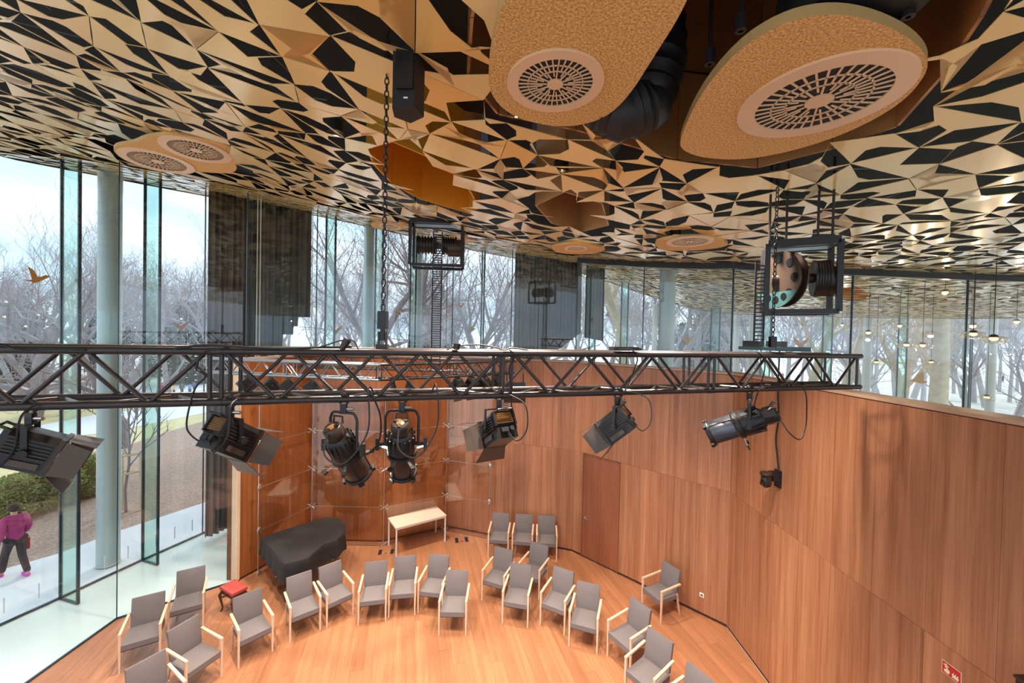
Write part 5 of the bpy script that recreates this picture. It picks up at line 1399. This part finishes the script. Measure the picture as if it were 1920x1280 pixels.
# leaning tree at the mulch edge
P = onz(229, 838); clone(protos[0], 'leaning bare tree on the lawn edge behind the young staked tree', (P.x, P.y, -.1), 1.0, 'bare trees in the park', .62).rotation_euler = (.05, .16, 1.0)
# young staked tree
P = onz(236, 957); TR, BR = grow(77, 5.2, .045, 3, (9, 5, 4), .7, .6, .08, .35); t = thing('young_tree', 'thin young tree tied to wooden stakes in the mulch', 'tree', (P.x, P.y, -.05))
TR.build('trunk', M['bark'], t, True); BR.build('branches', M['bark'], t, True)
t = thing('tree_stakes', 'wooden stake frame around the young tree', 'stake', (P.x, P.y, -.05))
cs = [(.35 * math.cos(a), .35 * math.sin(a)) for a in (.5, 2.6, 4.7)]
for x, y in cs: m = MB(); m.cyl((x, y, 0), (x, y, 1.9), .05, 8); m.build('post', M['stake'], t, True)
for k in range(3):
    for z in (1.25, 1.82): a, b = cs[k], cs[(k + 1) % 3]; m = MB(); m.cyl((a[0], a[1], z), (b[0], b[1], z), .035, 6); m.build('rail', M['stake'], t)
# evergreen shrubs and conifers
def leafy(seed, n, rad, h, leaf, cone=False):
    q = random.Random(seed); m = MB()
    for _ in range(n):
        z = q.random(); a = q.uniform(0, 2 * PI)
        rr_ = rad * ((1 - z) if cone else math.sqrt(max(0, 1 - (z - .45) ** 2 * 2.2)) * (.85 + .25 * math.sin(a * 3 + seed) * math.sin(z * 7))) * math.sqrt(q.uniform(.3, 1))
        p = Vector((rr_ * math.cos(a), rr_ * math.sin(a), z * h)); d = Vector((q.gauss(0, 1), q.gauss(0, 1), q.gauss(.5, .8))).normalized(); o = d.orthogonal().normalized()
        m.add([p, p + d * leaf + o * leaf * .35, p + d * leaf * 1.6, p + d * leaf - o * leaf * .35], [(0, 1, 2, 3)])
    return m
def shrub(label, P, s, proto=[]):
    if not proto:
        t = thing('evergreen_shrub', label, 'shrub', P, 0, 'evergreen shrubs outside the glass'); leafy(3, 3800, .55, 1.15, .055).build('foliage', M['shrub'], t)
        m = MB(); [m.cyl((0, 0, 0), (.25 * math.cos(k), .25 * math.sin(k), .7), .014, 5) for k in range(6)]; m.build('stems', M['bark'], t); t.scale = (s,) * 3; proto.append(t)
    else: clone(proto[0], label, P, q.uniform(0, 6), None, s)
for (x, y, s), lab in zip(((-15, 985, 1.3), (18, 975, 1.35), (52, 955, 1.25), (88, 950, 1.5), (125, 938, 1.3), (165, 925, 1.35), (150, 905, 1.1), (70, 925, 1.1)),
                          ('evergreen shrub cut by the left picture edge', 'evergreen shrub second from the left edge, above the person', 'evergreen shrub left of the first glass fin, low one', 'largest evergreen shrub just left of the first glass fin', 'evergreen shrub seen through the first glass fin', 'evergreen shrub between the first fin and the column', 'small evergreen shrub behind the one next to the column', 'small evergreen shrub at the back of the left group')):
    P = onz(x, y); P.z = -.06; shrub(lab, P, s * .84)
cp = None
for (px, Y, s), lab in zip(((205, 72, 1.5), (30, 62, 1.4), (362, 64, 1.6), (300, 74, 1.4), (1300, 48, 1.3), (1340, 52, 1.5), (820, 60, 1.2), (1645, 34, .35)),
                           ('dark conifer behind the blue-grey column', 'dark conifer far off at the left edge', 'green conifer just left of the dark curtain', 'conifer far behind the second glass fin', 'conifer right of the grey-green column, left of two', 'conifer right of the grey-green column, right of two', 'faint conifer behind the middle hoist band', 'low dark conifer bush past the truss end')):
    P = fx(px, Y); P.z = gz(P.x, P.y) - .2
    if cp is None:
        cp = thing('conifer', lab, 'tree', P, 0, 'evergreen trees in the park'); leafy(8, 5200, 2.4, 8.2, .28).build('foliage', M['conifer'], cp)
        m = MB(); m.cyl((0, 0, 0), (0, 0, 6), .2, 8, .05); m.build('trunk', M['bark'], cp); cp.scale = (s,) * 3
    else: clone(cp, lab, P, px * .1, None, s)
# ================================================================ people outside
def skinmesh(name, joints, bones, mat, parent, sub=1):
    me = bpy.data.meshes.new(name); keys = list(joints); me.from_pydata([joints[k][0] for k in keys], [(keys.index(a), keys.index(b)) for a, b in bones], []); me.materials.append(mat)
    o = bpy.data.objects.new(name, me); C.objects.link(o); o.parent = parent
    o.modifiers.new('skin', 'SKIN'); sl = me.skin_vertices[0].data
    for i, k in enumerate(keys): r = joints[k][1]; sl[i].radius = (r, r) if not isinstance(r, tuple) else r
    sl[0].use_root = True; s = o.modifiers.new('sub', 'SUBSURF'); s.levels = s.render_levels = sub
    for p in me.polygons: p.use_smooth = True
    return o
pm = {}
def pmat(c):
    if c not in pm: pm[c] = plain('cloth_' + c, c, .8, 0, .12, 20)
    return pm[c]
def person(label, loc, rz, h, coat, legs, shoe, hair, bag=None, stride=.22, hat=None, group=None):
    t = thing('person', label, 'person', loc, rz, group); k = h / 1.72
    J = lambda x, y, z: (x * k, y * k, z * k)
    j = {'hip': (J(0, 0, .93), .10 * k), 'chest': (J(0, .02, 1.25), .12 * k), 'neck': (J(0, .03, 1.45), .05 * k), 'head': (J(0, .05, 1.58), .085 * k), 'crown': (J(0, .04, 1.66), .07 * k), 'nose': (J(0, .15, 1.57), .018 * k),
         'sl': (J(-.17, .02, 1.38), .06 * k), 'el': (J(-.24, -.06, 1.12), .042 * k), 'wl': (J(-.23, .05, .90), .032 * k), 'hl': (J(-.22, .08, .81), .035 * k), 'sr': (J(.17, .02, 1.38), .06 * k), 'er': (J(.24, .02, 1.12), .042 * k), 'wr': (J(.23, .16, .93), .032 * k), 'hr': (J(.22, .2, .86), .035 * k),
         'tl': (J(-.09, 0, .86), .085 * k), 'kl': (J(-.1, stride * .6, .48), .058 * k), 'al': (J(-.1, stride, .08), .04 * k), 'fl': (J(-.1, stride + .16, .03), .035 * k), 'tr': (J(.09, 0, .86), .085 * k), 'kr': (J(.1, -stride * .1, .48), .058 * k), 'ar': (J(.1, -stride, .09), .04 * k), 'fr': (J(.1, -stride + .15, .03), .035 * k)}
    B = [('hip', 'chest'), ('chest', 'neck'), ('neck', 'head'), ('head', 'crown'), ('head', 'nose'), ('chest', 'sl'), ('sl', 'el'), ('el', 'wl'), ('wl', 'hl'), ('chest', 'sr'), ('sr', 'er'), ('er', 'wr'), ('wr', 'hr'), ('hip', 'tl'), ('tl', 'kl'), ('kl', 'al'), ('al', 'fl'), ('hip', 'tr'), ('tr', 'kr'), ('kr', 'ar'), ('ar', 'fr')]
    skinmesh('body', j, B, pmat('caa48c'), t)
    g = lambda n, e: (j[n][0], j[n][1] + e * k)
    skinmesh('coat', {'c': g('chest', .05), 'w': (J(0, .01, 1.05), .15 * k), 'h': (J(0, 0, .80), .165 * k), 'n': (J(0, .03, 1.41), .08 * k), 'sl': g('sl', .035), 'el': g('el', .03), 'wl': g('wl', .028), 'sr': g('sr', .035), 'er': g('er', .03), 'wr': g('wr', .028)}, [('c', 'w'), ('w', 'h'), ('c', 'n'), ('c', 'sl'), ('sl', 'el'), ('el', 'wl'), ('c', 'sr'), ('sr', 'er'), ('er', 'wr')], pmat(coat), t)
    skinmesh('trousers', {'h': (J(0, 0, .93), .12 * k), 'tl': g('tl', .02), 'kl': g('kl', .02), 'al': g('al', .025), 'tr': g('tr', .02), 'kr': g('kr', .02), 'ar': g('ar', .025)}, [('h', 'tl'), ('tl', 'kl'), ('kl', 'al'), ('h', 'tr'), ('tr', 'kr'), ('kr', 'ar')], pmat(legs), t)
    for s in 'lr':
        f, a = Vector(j['f' + s][0]), Vector(j['a' + s][0]); m = MB(); m.ball((f + a) / 2 + Vector((0, .01, -.02)) * k, (.055 * k, .14 * k, .06 * k), 10, 6); m.build('shoe', pmat(shoe), t, True)
    hd = Vector(j['head'][0]); m = MB(); m.ball(hd + Vector((0, -.025, .05)) * k, (.105 * k, .115 * k, .10 * k), 12, 8); m.build('hair' if not hat else 'cap', pmat(hat or hair), t, True)
    if bag: m = MB(); w_ = Vector(j['hr'][0]); m.box(w_ + Vector((0, 0, -.2)) * k, (.1 * k, .3 * k, .26 * k)); bg_ = m.build('bag', pmat(bag), t); m = MB(); m.tube([w_ + Vector((0, -.1, -.07)) * k, w_ + Vector((0, -.05, .02)) * k, w_ + Vector((0, .05, .02)) * k, w_ + Vector((0, .1, -.07)) * k], .008, 6); m.build('bag_strap', pmat(bag), bg_)
    return t
P = onz(28, 1078); person('person in a magenta coat and dark trousers walking past with a red bag', (P.x, P.y, -.03), R(75), 1.68, 'a82a72', '2a2630', 'd63aa8', '2e2420', bag='a52a33', stride=.26)
for i, (px, py, coat, legs, lab) in enumerate(((232, 734, 'd33a78', '3a3a48', 'far person in a pink jacket left of the group on the plaza'), (243, 731, 'e4507a', '40404a', 'far person in a rose jacket beside the pink one'), (304, 741, 'd21f34', '5a2030', 'far person in a red coat, left of two in red'), (313, 742, 'e02838', '33303a', 'far person in a red coat, right of two in red'),
                                               (326, 744, 'e6b53a', '2a2a30', 'far person in a yellow top and dark trousers'), (341, 741, '4a4a58', '2a2a30', 'far person in dark clothes right of the yellow top'), (356, 742, '7fa3d0', '4a5a78', 'far person in a pale blue jacket'), (364, 737, '5f6f9a', '30303a', 'far person in a grey-blue jacket'), (171, 727, '26262c', '22222a', 'far person in black left of the column'),
                                               (1467, 712, 'c22a48', '3a3040', 'far person in a red jacket over the wooden wall'), (1312, 700, '3a3f66', '2a2a33', 'far person in navy right of the grey-green column'), (1806, 722, '3a3a44', '2a2a30', 'far person in dark clothes through the right glass fin'), (1880, 716, '30303a', '26262c', 'far person in black at the right picture edge'))):
    Y = 50; P = fx(px, Y)
    for _ in range(6):
        d = ray(px, py); tt = (gz(P.x, P.y) - .15 - EYE) / d.z; P = d * tt
    z = gz(P.x, P.y) - .15; person(lab, (P.x, P.y, z), i * 1.3, 1.7, coat, legs, '222226', '3a2e28', stride=.15 if i % 2 else .05, group='people on the far plaza')
